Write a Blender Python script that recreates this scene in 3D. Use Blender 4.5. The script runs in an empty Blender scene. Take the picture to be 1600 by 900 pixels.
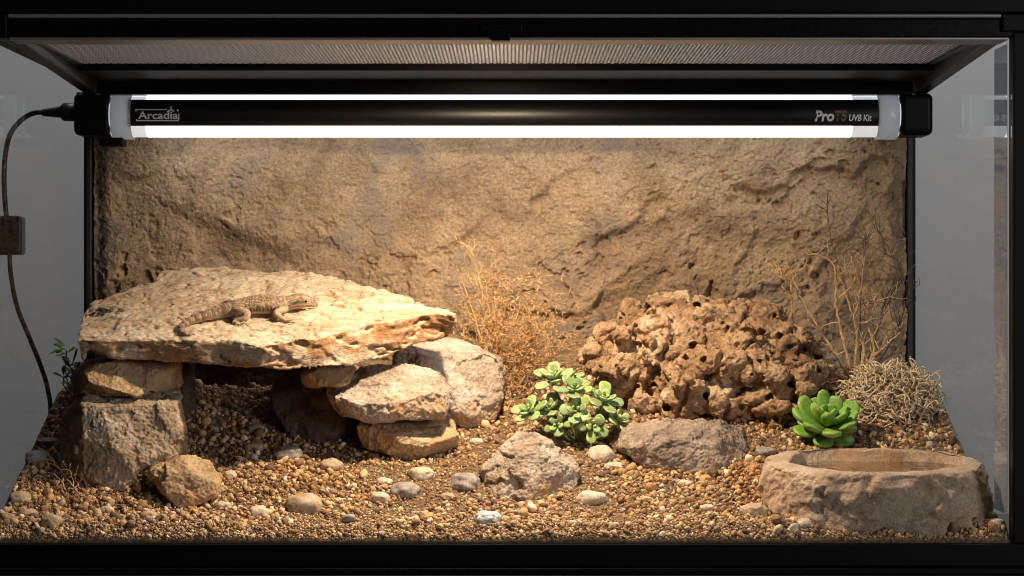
import bpy, bmesh, math, random
import numpy as np
from mathutils import Vector, Matrix

S = bpy.context.scene
COL = S.collection
# ------------------------------------------------------------------ camera
CAM_Z = 0.25
cam_d = bpy.data.cameras.new('camera'); cam = bpy.data.objects.new('camera', cam_d); COL.objects.link(cam)
cam.location = (0, -1.8, CAM_Z); cam.rotation_euler = (math.radians(90), 0, 0)
cam_d.sensor_width = 36.0; cam_d.lens = 36.0 * 1.8 / (1600 * 0.000561)
cam_d.clip_start = 0.05; cam_d.clip_end = 60
S.camera = cam
# ------------------------------------------------------------------ world
W = bpy.data.worlds.new('World'); S.world = W; W.use_nodes = True
W.node_tree.nodes['Background'].inputs[0].default_value = (0.8, 0.86, 1, 1)
W.node_tree.nodes['Background'].inputs[1].default_value = 0.012
# ------------------------------------------------------------------ lamps
def lamp(name, kind, loc, target, energy, color, **kw):
    d = bpy.data.lights.new(name, kind); d.energy = energy; d.color = color
    for k, v in kw.items(): setattr(d, k, v)
    o = bpy.data.objects.new(name, d); COL.objects.link(o); o.location = loc
    o.rotation_euler = (Vector(target) - Vector(loc)).to_track_quat('-Z', 'Y').to_euler()
    return o
# basking lamp as an unseen spot just under the mesh lid, behind the front rail
lamp('basking_lamp', 'SPOT', (-0.012, 0.048, 0.461), (-0.012, 0.17, 0.05), 15.5, (1, 0.77, 0.535),
     spot_size=math.radians(158), spot_blend=0.9, shadow_soft_size=0.014)
# unseen weaker warm spot above the mesh lid, added to gild its middle
lamp('lid_fill', 'SPOT', (-0.02, 0.09, 0.60), (-0.02, 0.12, 0.2), 1.3, (1, 0.76, 0.5),
     spot_size=math.radians(150), spot_blend=0.9, shadow_soft_size=0.03)
# dim room light that falls on the grey wall behind the tank
lamp('room_light', 'AREA', (0.4, 0.9, 2.3), (0.2, 2.0, 0.7), 74, (1.0, 0.985, 0.985), shape='RECTANGLE', size=2.4, size_y=0.6)
# unseen fill from the right front, added to brighten lettering and rock fronts
lamp('front_fill', 'AREA', (1.9, -2.3, 0.64), (0, 0, 0.35), 24, (0.97, 0.98, 1), size=0.7)
# ------------------------------------------------------------------ exposure
S.view_settings.view_transform = 'Standard'; S.view_settings.look = 'None'
S.view_settings.exposure = 0.0; S.view_settings.gamma = 1.0; S.view_settings.use_curve_mapping = False
S.render.engine = 'CYCLES'
S.cycles.use_denoising = True; S.cycles.pixel_filter_type = 'BLACKMAN_HARRIS'; S.cycles.filter_width = 1.05
S.cycles.max_bounces = 8; S.cycles.diffuse_bounces = 4; S.cycles.glossy_bounces = 4
S.cycles.transparent_max_bounces = 24; S.cycles.transmission_bounces = 6
S.cycles.caustics_reflective = False; S.cycles.caustics_refractive = False
S.cycles.sample_clamp_indirect = 4.0

# ================================================================== helpers
PX = 0.000561
def sc(y): return PX * (1.8 + y) / 1.8
def P(px, py, y):
    s = sc(y); return Vector(((px - 800) * s, y, CAM_Z - (py - 450) * s))
GY = [-0.05, 0.0, 0.013, 0.06, 0.10, 0.15, 0.20, 0.30, 0.45, 0.5]
GZ = [0.028, 0.030, 0.041, 0.045, 0.060, 0.080, 0.100, 0.143, 0.168, 0.17]
def g(y): return float(np.interp(y, GY, GZ))
def y_at(py):
    lo, hi = 0.0, 0.45
    for _ in range(30):
        m = (lo + hi) / 2
        if 450 + (CAM_Z - g(m)) / sc(m) > py: lo = m
        else: hi = m
    return (lo + hi) / 2
TS = 0.3555
def slab_pt(px, py, lift=0.0):
    # where the ray of a pixel meets the slab's top plane
    # z = .1987 + lift + TS (y-.115);  z = .25-(py-450)*PX*(1+y/1.8)
    k = (py - 450) * PX
    y = (0.25 - k - 0.1987 - lift + TS * 0.115) / (TS + k / 1.8)
    return P(px, py, y)

# ---- numpy noise
_rng = np.random.RandomState(7)
_perm = _rng.permutation(256).astype(np.int64); _perm = np.concatenate([_perm, _perm, _perm])
_grad = _rng.normal(size=(256, 3)); _grad /= np.linalg.norm(_grad, axis=1)[:, None]
def _h(i, j, k): return _perm[_perm[_perm[i & 255] + (j & 255)] + (k & 255)]
def pn(p):
    i = np.floor(p).astype(np.int64); f = p - i; u = f * f * f * (f * (f * 6 - 15) + 10)
    r = 0
    for a in (0, 1):
        for b in (0, 1):
            for c in (0, 1):
                gr = _grad[_h(i[:, 0] + a, i[:, 1] + b, i[:, 2] + c)]
                d = (gr * (f - np.array([a, b, c]))).sum(1)
                w = (u[:, 0] if a else 1 - u[:, 0]) * (u[:, 1] if b else 1 - u[:, 1]) * (u[:, 2] if c else 1 - u[:, 2])
                r = r + w * d
    return r * 1.6
def fbm(p, f, o=5, gain=0.5, seed=0.0):
    r = 0; a = 1.0
    p = p * f + seed
    for _ in range(o):
        r = r + a * pn(p); p = p * 2.03 + 11.7; a *= gain
    return r
def ridged(p, f, o=4, gain=0.5, seed=0.0):
    r = 0; a = 1.0
    p = p * f + seed
    for _ in range(o):
        r = r + a * (1 - np.abs(pn(p)) * 2); p = p * 2.07 + 5.3; a *= gain
    return r
def cells(p, f, seed=0.0, jit=1.0):
    """F1, F2, tilted facet value"""
    p = p * f + seed
    i = np.floor(p).astype(np.int64)
    n = len(p); F1 = np.full(n, 9.0); F2 = np.full(n, 9.0); fac = np.zeros(n); cid = np.zeros(n)
    for a in (-1, 0, 1):
        for b in (-1, 0, 1):
            for c in (-1, 0, 1):
                h = _h(i[:, 0] + a, i[:, 1] + b, i[:, 2] + c)
                off = np.stack([_perm[h] / 255.0, _perm[h + 77] / 255.0, _perm[h + 151] / 255.0], 1)
                q = i + np.array([a, b, c]) + 0.5 + (off - 0.5) * jit
                v = p - q; d = np.sqrt((v * v).sum(1))
                t = (v * _grad[h]).sum(1) + (off[:, 0] - 0.5) * 0.8
                m = d < F1
                F2 = np.where(m, F1, np.minimum(F2, d)); fac = np.where(m, t, fac); cid = np.where(m, off[:, 1], cid)
                F1 = np.where(m, d, F1)
    return F1, F2, fac, cid
def sstep(a, b, x):
    t = np.clip((x - a) / (b - a), 0, 1); return t * t * (3 - 2 * t)

# ---- mesh helpers
def me_from(name, V, F, smooth=True):
    me = bpy.data.meshes.new(name); V = np.asarray(V, dtype=np.float32)
    F = np.asarray(F, dtype=np.int32); k = F.shape[1]
    me.vertices.add(len(V)); me.vertices.foreach_set('co', V.ravel())
    me.loops.add(F.size); me.loops.foreach_set('vertex_index', F.ravel())
    me.polygons.add(len(F)); me.polygons.foreach_set('loop_start', np.arange(0, F.size, k, dtype=np.int32))
    me.update(calc_edges=True); me.validate()
    me.polygons.foreach_set('use_smooth', np.full(len(me.polygons), smooth)); me.update()
    return me
def arr(me):
    a = np.empty(len(me.vertices) * 3, dtype=np.float32); me.vertices.foreach_get('co', a); return a.reshape(-1, 3).astype(np.float64)
def nrm(me):
    a = np.empty(len(me.vertices) * 3, dtype=np.float32); me.vertex_normals.foreach_get('vector', a); return a.reshape(-1, 3).astype(np.float64)
def setco(me, V): me.vertices.foreach_set('co', V.astype(np.float32).ravel()); me.update()
def setcol(me, C):
    at = me.color_attributes.new('Col', 'FLOAT_COLOR', 'POINT')
    C4 = np.ones((len(C), 4), dtype=np.float32); C4[:, :3] = C; at.data.foreach_set('color', C4.ravel())
def tag(o, label=None, cat=None, group=None, kind=None):
    if label: o['label'] = label
    if cat: o['category'] = cat
    if group: o['group'] = group
    if kind: o['kind'] = kind
    return o
def mkobj(name, me, mat, parent=None, origin=None):
    """links a mesh whose vertices are in world space; its origin goes to `origin` (default: its base)"""
    V = arr(me)
    if origin is None:
        origin = Vector(parent.matrix_world.translation) if parent else Vector((V[:, 0].mean(), V[:, 1].mean(), V[:, 2].min()))
    V -= np.array(origin); setco(me, V)
    o = bpy.data.objects.new(name, me); COL.objects.link(o)
    if mat: me.materials.append(mat)
    if parent:
        o.parent = parent; o.location = Vector(origin) - parent['_w'].to_3d() if False else (Vector(origin) - Vector(parent.get('_pos', (0, 0, 0))))
    else:
        o.location = origin
    o['_pos'] = tuple(origin)
    return o
def thing(name, loc, label, cat, group=None):
    o = bpy.data.objects.new(name, None); COL.objects.link(o); o.location = loc; o.empty_display_size = 0.02
    o['_pos'] = tuple(loc)
    return tag(o, label, cat, group)
def part(name, me, mat, parent): return mkobj(name, me, mat, parent, origin=Vector(parent['_pos']))
def bm_me(bm, name='m', smooth=False):
    me = bpy.data.meshes.new(name); bm.to_mesh(me); bm.free()
    for p in me.polygons: p.use_smooth = smooth
    return me
def box(bm, x0, x1, y0, y1, z0, z1, bev=0.0, seg=2):
    r = bmesh.ops.create_cube(bm, size=1.0)
    for v in r['verts']:
        v.co = Vector(((x0 + x1) / 2 + v.co.x * (x1 - x0), (y0 + y1) / 2 + v.co.y * (y1 - y0), (z0 + z1) / 2 + v.co.z * (z1 - z0)))
    if bev > 0:
        es = list({e for v in r['verts'] for e in v.link_edges})
        bmesh.ops.bevel(bm, geom=es, offset=bev, segments=seg, affect='EDGES', profile=0.5)
def box_me(*a, **k):
    bm = bmesh.new(); box(bm, *a, **k); return bm_me(bm)
class MB:
    def __init__(s): s.V = []; s.F = []
    def tube(s, pts, rad, n=6, cap=True, flat=None):
        pts = [Vector(p) for p in pts]; m = len(pts)
        if not hasattr(rad, '__len__'): rad = [rad] * m
        base = len(s.V); nv = None
        for i, p in enumerate(pts):
            t = (pts[min(i + 1, m - 1)] - pts[max(i - 1, 0)])
            if t.length < 1e-9: t = Vector((0, 0, 1))
            t.normalize()
            if nv is None:
                nv = t.cross(Vector((0, 0, 1)));
                if nv.length < 0.1: nv = t.cross(Vector((1, 0, 0)))
            nv = (nv - t * nv.dot(t))
            if nv.length < 1e-6: nv = t.cross(Vector((1, 0.3, 0)))
            nv.normalize(); b = t.cross(nv)
            for k in range(n):
                a = 2 * math.pi * k / n
                s.V.append(p + (nv * math.cos(a) + b * math.sin(a) * (flat or 1)) * rad[i])
        for i in range(m - 1):
            for k in range(n):
                a = base + i * n + k; b_ = base + i * n + (k + 1) % n
                s.F.append((a, b_, b_ + n, a + n))
        if cap:
            s.V.append(pts[0]); c0 = len(s.V) - 1; s.V.append(pts[-1]); c1 = len(s.V) - 1
            for k in range(n):
                s.F.append((base + (k + 1) % n, base + k, c0))
                s.F.append((base + (m - 1) * n + k, base + (m - 1) * n + (k + 1) % n, c1))
    def me(s, smooth=True):
        me = bpy.data.meshes.new('m'); me.from_pydata([tuple(v) for v in s.V], [], s.F); me.update()
        me.polygons.foreach_set('use_smooth', np.full(len(me.polygons), smooth)); return me
def voxel(me, size):
    o = bpy.data.objects.new('temporary', me); COL.objects.link(o)
    m = o.modifiers.new('r', 'REMESH'); m.mode = 'VOXEL'; m.voxel_size = size; m.adaptivity = 0
    dg = bpy.context.evaluated_depsgraph_get(); ev = o.evaluated_get(dg)
    out = bpy.data.meshes.new_from_object(ev, depsgraph=dg)
    bpy.data.objects.remove(o); bpy.data.meshes.remove(me)
    out.polygons.foreach_set('use_smooth', np.full(len(out.polygons), True)); out.update()
    return out
def relax(me, it=2, k=0.5):
    V = arr(me); E = np.empty(len(me.edges) * 2, dtype=np.int32); me.edges.foreach_get('vertices', E); E = E.reshape(-1, 2)
    cnt = np.bincount(E.ravel(), minlength=len(V)).astype(float)[:, None]; cnt[cnt == 0] = 1
    for _ in range(it):
        A = np.zeros_like(V)
        for ax in range(3):
            A[:, ax] = np.bincount(E[:, 0], V[E[:, 1], ax], len(V)) + np.bincount(E[:, 1], V[E[:, 0], ax], len(V))
        V = V * (1 - k) + A / cnt * k
    setco(me, V)
def hull(pts):
    bm = bmesh.new()
    for p in pts: bm.verts.new(p)
    r = bmesh.ops.convex_hull(bm, input=bm.verts[:])
    bmesh.ops.delete(bm, geom=[v for v in bm.verts if not v.link_faces], context='VERTS')
    return bm_me(bm)
def join_me(mes):
    bm = bmesh.new()
    for m in mes: bm.from_mesh(m); bpy.data.meshes.remove(m)
    return bm_me(bm)
def ball_me(c, r, sub=3):
    bm = bmesh.new(); bmesh.ops.create_icosphere(bm, subdivisions=sub, radius=1.0)
    for v in bm.verts: v.co = Vector(c) + Vector((v.co.x * r[0], v.co.y * r[1], v.co.z * r[2]))
    return bm_me(bm)

# ---- materials
def newmat(name):
    m = bpy.data.materials.new(name); m.use_nodes = True; nt = m.node_tree
    return m, nt, nt.nodes['Principled BSDF']
def plain(name, col, rough=0.5, metal=0.0, bump=0.0, bscale=300, spec=0.5, var=0.0):
    m, nt, b = newmat(name)
    b.inputs['Base Color'].default_value = (*col, 1); b.inputs['Roughness'].default_value = rough
    b.inputs['Metallic'].default_value = metal; b.inputs['Specular IOR Level'].default_value = spec
    tc = nt.nodes.new('ShaderNodeTexCoord')
    n = nt.nodes.new('ShaderNodeTexNoise'); n.inputs['Scale'].default_value = bscale; n.inputs['Detail'].default_value = 4
    nt.links.new(tc.outputs['Object'], n.inputs['Vector'])
    mr = nt.nodes.new('ShaderNodeMapRange'); mr.inputs['To Min'].default_value = max(rough - 0.08, 0); mr.inputs['To Max'].default_value = rough + 0.08
    nt.links.new(n.outputs['Fac'], mr.inputs['Value']); nt.links.new(mr.outputs[0], b.inputs['Roughness'])
    if bump:
        bp = nt.nodes.new('ShaderNodeBump'); bp.inputs['Distance'].default_value = bump; bp.inputs['Strength'].default_value = 1
        nt.links.new(n.outputs['Fac'], bp.inputs['Height']); nt.links.new(bp.outputs[0], b.inputs['Normal'])
    return m
def rockmat(name, cols, s1=22, s2=260, bump=0.0008, rough=0.85, pits=0.0, stain=None, stain_s=30, stain_t=0.62, stretch=(1, 1, 1), spec=0.35):
    """cols: 4 colours on a ramp; speckle and wear at two more scales"""
    m, nt, b = newmat(name); N = nt.nodes; L = nt.links
    tc = N.new('ShaderNodeTexCoord'); mp = N.new('ShaderNodeMapping'); mp.inputs['Scale'].default_value = stretch
    L.new(tc.outputs['Object'], mp.inputs['Vector'])
    n1 = N.new('ShaderNodeTexNoise'); n1.inputs['Scale'].default_value = s1; n1.inputs['Detail'].default_value = 9; n1.inputs['Roughness'].default_value = 0.62; n1.inputs['Distortion'].default_value = 0.6
    L.new(mp.outputs[0], n1.inputs['Vector'])
    r = N.new('ShaderNodeValToRGB'); e = r.color_ramp.elements
    for i, (pos, c) in enumerate(zip((0.3, 0.45, 0.57, 0.72), cols)):
        if i < 2: e[i].position = pos; e[i].color = (*c, 1)
        else:
            x = e.new(pos); x.color = (*c, 1)
    L.new(n1.outputs['Fac'], r.inputs[0])
    n2 = N.new('ShaderNodeTexNoise'); n2.inputs['Scale'].default_value = s2; n2.inputs['Detail'].default_value = 6; n2.inputs['Roughness'].default_value = 0.7
    L.new(mp.outputs[0], n2.inputs['Vector'])
    mr = N.new('ShaderNodeMapRange'); mr.inputs['From Min'].default_value = 0.3; mr.inputs['From Max'].default_value = 0.7
    mr.inputs['To Min'].default_value = 0.56; mr.inputs['To Max'].default_value = 1.34
    L.new(n2.outputs['Fac'], mr.inputs['Value'])
    mx = N.new('ShaderNodeMix'); mx.data_type = 'RGBA'; mx.blend_type = 'MULTIPLY'; mx.inputs['Factor'].default_value = 1
    L.new(r.outputs[0], mx.inputs[6]); L.new(mr.outputs[0], mx.inputs[7])
    out = mx.outputs[2]
    if stain:
        n3 = N.new('ShaderNodeTexNoise'); n3.inputs['Scale'].default_value = stain_s; n3.inputs['Detail'].default_value = 7; n3.inputs['Roughness'].default_value = 0.65
        L.new(mp.outputs[0], n3.inputs['Vector'])
        r3 = N.new('ShaderNodeMapRange'); r3.inputs['From Min'].default_value = stain_t - 0.05; r3.inputs['From Max'].default_value = stain_t + 0.05; r3.inputs['To Max'].default_value = 0.85
        L.new(n3.outputs['Fac'], r3.inputs['Value'])
        m3 = N.new('ShaderNodeMix'); m3.data_type = 'RGBA'; L.new(r3.outputs[0], m3.inputs['Factor'])
        L.new(out, m3.inputs[6]); m3.inputs[7].default_value = (*stain, 1); out = m3.outputs[2]
    L.new(out, b.inputs['Base Color'])
    b.inputs['Roughness'].default_value = rough; b.inputs['Specular IOR Level'].default_value = spec
    bp = N.new('ShaderNodeBump'); bp.inputs['Distance'].default_value = bump; bp.inputs['Strength'].default_value = 1.0
    v = N.new('ShaderNodeTexVoronoi'); v.inputs['Scale'].default_value = s2 * 1.6; L.new(mp.outputs[0], v.inputs['Vector'])
    ad = N.new('ShaderNodeMath'); ad.operation = 'MULTIPLY_ADD'; ad.inputs[1].default_value = 0.35 + pits
    L.new(v.outputs['Distance'], ad.inputs[0]); L.new(n2.outputs['Fac'], ad.inputs[2])
    L.new(ad.outputs[0], bp.inputs['Height']); L.new(bp.outputs[0], b.inputs['Normal'])
    return m
def colmat(name, rough=0.7, bump=0.0004, bscale=500, spec=0.4, mul=1.0, sss=0.0, var=0.3):
    m, nt, b = newmat(name); N = nt.nodes; L = nt.links
    at = N.new('ShaderNodeAttribute'); at.attribute_name = 'Col'
    tc = N.new('ShaderNodeTexCoord'); n = N.new('ShaderNodeTexNoise'); n.inputs['Scale'].default_value = bscale; n.inputs['Detail'].default_value = 4
    L.new(tc.outputs['Object'], n.inputs['Vector'])
    mr = N.new('ShaderNodeMapRange'); mr.inputs['From Min'].default_value = 0.3; mr.inputs['From Max'].default_value = 0.7
    mr.inputs['To Min'].default_value = mul * (1 - var); mr.inputs['To Max'].default_value = mul * (1 + var)
    L.new(n.outputs['Fac'], mr.inputs['Value'])
    mx = N.new('ShaderNodeMix'); mx.data_type = 'RGBA'; mx.blend_type = 'MULTIPLY'; mx.inputs['Factor'].default_value = 1
    L.new(at.outputs['Color'], mx.inputs[6]); L.new(mr.outputs[0], mx.inputs[7]); L.new(mx.outputs[2], b.inputs['Base Color'])
    b.inputs['Roughness'].default_value = rough; b.inputs['Specular IOR Level'].default_value = spec
    if sss:
        b.inputs['Subsurface Weight'].default_value = sss; b.inputs['Subsurface Radius'].default_value = (0.5, 1, 0.2); b.inputs['Subsurface Scale'].default_value = 0.002
    bp = N.new('ShaderNodeBump'); bp.inputs['Distance'].default_value = bump
    L.new(n.outputs['Fac'], bp.inputs['Height']); L.new(bp.outputs[0], b.inputs['Normal'])
    return m
def glassmat(name, tint, ior=1.45, gain=1.0, dirt=0.02):
    m, nt, b = newmat(name); N = nt.nodes; L = nt.links; N.remove(b)
    t = N.new('ShaderNodeBsdfTransparent'); t.inputs[0].default_value = (*tint, 1)
    gl = N.new('ShaderNodeBsdfGlossy'); gl.inputs['Roughness'].default_value = 0.02
    df = N.new('ShaderNodeBsdfDiffuse'); df.inputs[0].default_value = (0.6, 0.6, 0.6, 1)
    tc = N.new('ShaderNodeTexCoord'); n = N.new('ShaderNodeTexNoise'); n.inputs['Scale'].default_value = 9; n.inputs['Detail'].default_value = 5
    L.new(tc.outputs['Object'], n.inputs['Vector'])
    md = N.new('ShaderNodeMath'); md.operation = 'MULTIPLY'; md.inputs[1].default_value = dirt; L.new(n.outputs['Fac'], md.inputs[0])
    fr = N.new('ShaderNodeFresnel'); ge = N.new('ShaderNodeNewGeometry'); mi_ = N.new('ShaderNodeMix'); mi_.data_type = 'FLOAT'
    mi_.inputs[2].default_value = ior; mi_.inputs[3].default_value = 1 / ior; L.new(ge.outputs['Backfacing'], mi_.inputs[0]); L.new(mi_.outputs[0], fr.inputs['IOR'])
    mg = N.new('ShaderNodeMath'); mg.operation = 'MULTIPLY'; mg.inputs[1].default_value = gain; mg.use_clamp = True
    L.new(fr.outputs[0], mg.inputs[0])
    m1 = N.new('ShaderNodeMixShader'); m2 = N.new('ShaderNodeMixShader')
    L.new(md.outputs[0], m1.inputs[0]); L.new(t.outputs[0], m1.inputs[1]); L.new(df.outputs[0], m1.inputs[2])
    L.new(mg.outputs[0], m2.inputs[0]); L.new(m1.outputs[0], m2.inputs[1]); L.new(gl.outputs[0], m2.inputs[2])
    L.new(m2.outputs[0], N['Material Output'].inputs['Surface'])
    return m

M_black = plain('black_plastic', (0.0045, 0.0045, 0.005), 0.42, bump=0.00008, bscale=900, spec=0.10)
M_blackgloss = plain('black_gloss_plastic', (0.003, 0.003, 0.0035), 0.28, spec=0.18)
M_rail = plain('dark_grey_aluminium', (0.03, 0.029, 0.028), 0.4, metal=0.5)
M_alu = plain('pale_worn_aluminium', (0.35, 0.33, 0.31), 0.45, metal=0.7)
M_collar = plain('grey_translucent_plastic', (0.42, 0.43, 0.45), 0.3, bump=0.00003)
nt_ = M_collar.node_tree; tr_ = nt_.nodes.new('ShaderNodeBsdfTranslucent'); tr_.inputs[0].default_value = (0.75, 0.76, 0.78, 1); ms_ = nt_.nodes.new('ShaderNodeMixShader'); ms_.inputs[0].default_value = 0.35
nt_.links.new(nt_.nodes['Principled BSDF'].outputs[0], ms_.inputs[1]); nt_.links.new(tr_.outputs[0], ms_.inputs[2]); nt_.links.new(ms_.outputs[0], nt_.nodes['Material Output'].inputs[0])
M_wire = plain('grey_steel_wire', (0.46, 0.47, 0.485), 0.45, metal=0.3)
M_glass = glassmat('pane_glass', (0.955, 0.965, 0.965), 1.45, 0.27, 0.006)
M_frontglass = glassmat('front_pane_glass', (0.985, 0.99, 0.99), 1.4, 0.6, 0.0)
M_rubber = plain('black_rubber', (0.012, 0.012, 0.012), 0.5)
M_room = plain('grey_painted_room_wall', (0.34, 0.335, 0.335), 0.85, bump=0.0004, bscale=40)
M_table = plain('dark_table_top', (0.012, 0.012, 0.014), 0.45)

# ================================================================== the setting
me = me_from('m', [(-0.75, -1.0, 0), (0.75, -1.0, 0), (0.75, 0.475, 0), (-0.75, 0.475, 0)], [(0, 1, 2, 3)], False)
tag(mkobj('tabletop', me, M_table, origin=Vector((0, 0, 0))), kind='structure')
me = box_me(-4, 4, 2.0, 2.1, -1.2, 3.5)
tag(mkobj('room_wall', me, M_room, origin=Vector((0, 2.0, 0))), kind='structure')

XL, XR = -828 * PX, 780 * PX           # inner faces of the side panes
DEP = 0.45
TOPZ = 0.4677
# ---- terrarium -------------------------------------------------------
T = thing('terrarium', (0, 0.2, 0.0005), 'wide black framed glass terrarium holding the rocks, lizard and plants', 'terrarium')
def tp(name, me, mat, parent=T): return part(name, me, mat, parent)
bm = bmesh.new()
box(bm, XL - 0.016, XR + 0.016, -0.006, DEP + 0.012, 0.0265 - 0.02, 0.0262, 0.0012)
box(bm, XL - 0.018, XR + 0.018, -0.013, DEP + 0.014, 0.0005, 0.0058, 0.001)
tp('bottom_frame', bm_me(bm), M_black)
bm = bmesh.new()
box(bm, XL - 0.018, XR + 0.018, -0.012, 0.006, 0.4895, 0.600, 0.0015)          # upper beam, raised out of view along with the others
box(bm, XL - 0.018, (15 - 800) * PX, -0.010, 0.012, 0.468, 0.4892, 0.001)
box(bm, XR - 0.010, XR + 0.018, -0.010, 0.006, 0.474, 0.4892, 0.001)
box(bm, XL - 0.018, XL - 0.001, 0.0065, DEP + 0.012, 0.478, 0.600, 0.0015)
box(bm, XR + 0.001, XR + 0.018, 0.0065, DEP + 0.012, 0.478, 0.600, 0.0015)
box(bm, XL, XR, DEP - 0.004, DEP + 0.012, 0.478, 0.600, 0.0015)  # rear beam made taller out of view to keep the mesh gaps dark
tp('top_frame', bm_me(bm), M_black)
bm = bmesh.new(); box(bm, (15.5 - 800) * PX, (1561 - 800) * PX, -0.0098, 0.004, 0.4856, 0.4893, 0.0016, 3)  # rounded front lip; its pale grey stands in for a highlight line
tp('front_trim', bm_me(bm), plain('highlight_grey_trim', (0.34, 0.31, 0.29), 0.4, metal=0.5))
bm = bmesh.new(); box(bm, (15.5 - 800) * PX, (1575 - 800) * PX, -0.006, 0.016, 0.4695, 0.4853, 0.0008)
tp('front_rail', bm_me(bm), M_blackgloss)
bm = bmesh.new(); box(bm, (16 - 800) * PX, (1574 - 800) * PX, -0.0042, 0.030, 0.4670, 0.4692, 0.0005)
tp('rail_lip', bm_me(bm), M_alu)
bm = bmesh.new()
box(bm, (752 - 800) * PX, (815 - 800) * PX, -0.0085, -0.0062, 0.4738, 0.4795, 0.0004)
box(bm, (768 - 800) * PX, (797 - 800) * PX, -0.0078, 0.002, 0.4660, 0.4732, 0.0004)
tp('latch', bm_me(bm), M_black)
for x0, x1 in ((XR + 0.0008, XR + 0.018), (XL - 0.018, XL - 0.0008)):
    tp('front_post', box_me(x0, x1, -0.005, 0.012, 0.0266, 0.4735, 0.001), M_black)
for x0, x1 in ((XR + 0.0002, XR + 0.004), (XL - 0.004, XL - 0.0002)):
    tp('rear_post', box_me(x0, x1, DEP - 0.004, DEP + 0.010, 0.0266, 0.4775, 0.001), M_black)
for x0, x1 in ((XL - 0.004, XL), (XR, XR + 0.004)):
    tp('side_pane', box_me(x0, x1, 0.0125, DEP - 0.0045, 0.0266, 0.4775), M_glass)
tp('front_pane', box_me(XL + 0.0005, XR - 0.0005, -0.0035, -0.0010, 0.0266, 0.4665), M_frontglass)
M_seal = plain('grey_blue_clear_seal', (0.30, 0.33, 0.37), 0.35)
tp('pane_seal', box_me(XR - 0.0008, XR - 0.0002, 0.013, 0.060, 0.05, 0.4655), glassmat('seal_plastic', (0.80, 0.86, 0.92), 1.45, 1.0, 0.5))
tp('back_pane', box_me(XL, XR, DEP, DEP + 0.004, 0.0266, 0.4775), M_black)
for xx, s_ in ((XL, 1), (XR, -1)):
    a, b2 = sorted((xx + s_ * 0.0003, xx + s_ * 0.0065))
    tp('corner_seal', box_me(a, b2, 0.437, 0.4495, 0.0266, 0.462, 0.0012), M_rubber)

# ---- lid ----------------------------------------------------------------
Lid = thing('mesh_lid', (0, 0.2, TOPZ), 'black lid with fine steel mesh fitted in the top of the tank', 'lid')
def lp(name, me, mat): return part(name, me, mat, Lid)
ROWY = 0.224
for s_, xo in ((1, -0.4475), (-1, 0.4345)):
    V = []
    # tapered side beam: bottom drops towards the back
    xs = sorted((xo, xo + s_ * 0.017)); xs2 = sorted((xo, xo + s_ * 0.013))
    for (y, zb, zt) in ((0.018, 0.4685, 0.4765), (0.345, 0.4535, 0.4765)):
        for x in xs2: V.append((x, y, zb))
        for x in xs: V.append((x, y, zt))
    F = [(0, 1, 3, 2), (5, 4, 6, 7), (1, 0, 4, 5), (2, 3, 7, 6), (0, 2, 6, 4), (3, 1, 5, 7)]
    me = me_from('m', V, F, False)
    bm = bmesh.new(); bm.from_mesh(me); bmesh.ops.recalc_face_normals(bm, faces=bm.faces[:])
    bmesh.ops.bevel(bm, geom=bm.edges[:], offset=0.0008, segments=2, affect='EDGES'); 
    lp('side_beam', bm_me(bm), M_rail)
    xi = xo + s_ * 0.0175
    bm = bmesh.new(); a, b2 = sorted((xi, xi + s_ * 0.006)); box(bm, a, b2, 0.031, ROWY + 0.01, 0.4700, 0.4740, 0.0006)
    lp('mesh_channel', bm_me(bm), M_rail)
lp('rear_board', box_me(-0.4290, 0.4165, ROWY + 0.0015, 0.334, 0.4645, 0.4735, 0.0010), plain('dark_grey_board', (0.006, 0.006, 0.007), 0.5, spec=0.15))
lp('rear_rail', box_me(-0.4290, 0.4165, 0.3345, 0.352, 0.4515, 0.4735, 0.0008), M_black)
# woven mesh
mb = MB(); x0, x1, y0, y1 = -0.4235, 0.4115, 0.0305, ROWY
r_ = 0.00042; pitch = 0.0036
def wire(V, F, p0, p1, ax, n, ph, amp, r):
    base = len(V) ; t = np.linspace(0, 1, n)
    for i, u in enumerate(t):
        p = p0 + (p1 - p0) * u; w = amp * (1 if (i + ph) % 2 else -1)
        for (a, b2) in ((-r, 0), (0, -r), (r, 0), (0, r)):
            q = p.copy(); q[2] += w + b2; q[1 - ax] += a; V.append(q)
    for i in range(n - 1):
        for k in range(4):
            a = base + i * 4 + k; b2 = base + i * 4 + (k + 1) % 4; F.append((a, b2, b2 + 4, a + 4))
V = []; F = []
nx = int((x1 - x0) / pitch); ny = int((y1 - y0) / pitch)
for i in range(nx):
    x = x0 + (i + 0.5) * pitch
    wire(V, F, np.array([x, y0, 0.4712]), np.array([x, y0 + ny * pitch, 0.4712]), 1, ny + 1, i, r_ * 0.8, r_)
for j in range(ny):
    y = y0 + (j + 0.5) * pitch
    wire(V, F, np.array([x0, y, 0.4712]), np.array([x0 + nx * pitch, y, 0.4712]), 0, nx + 1, j + 1, r_ * 0.8, r_)
lp('steel_mesh', me_from('m', V, F), M_wire)

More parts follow.
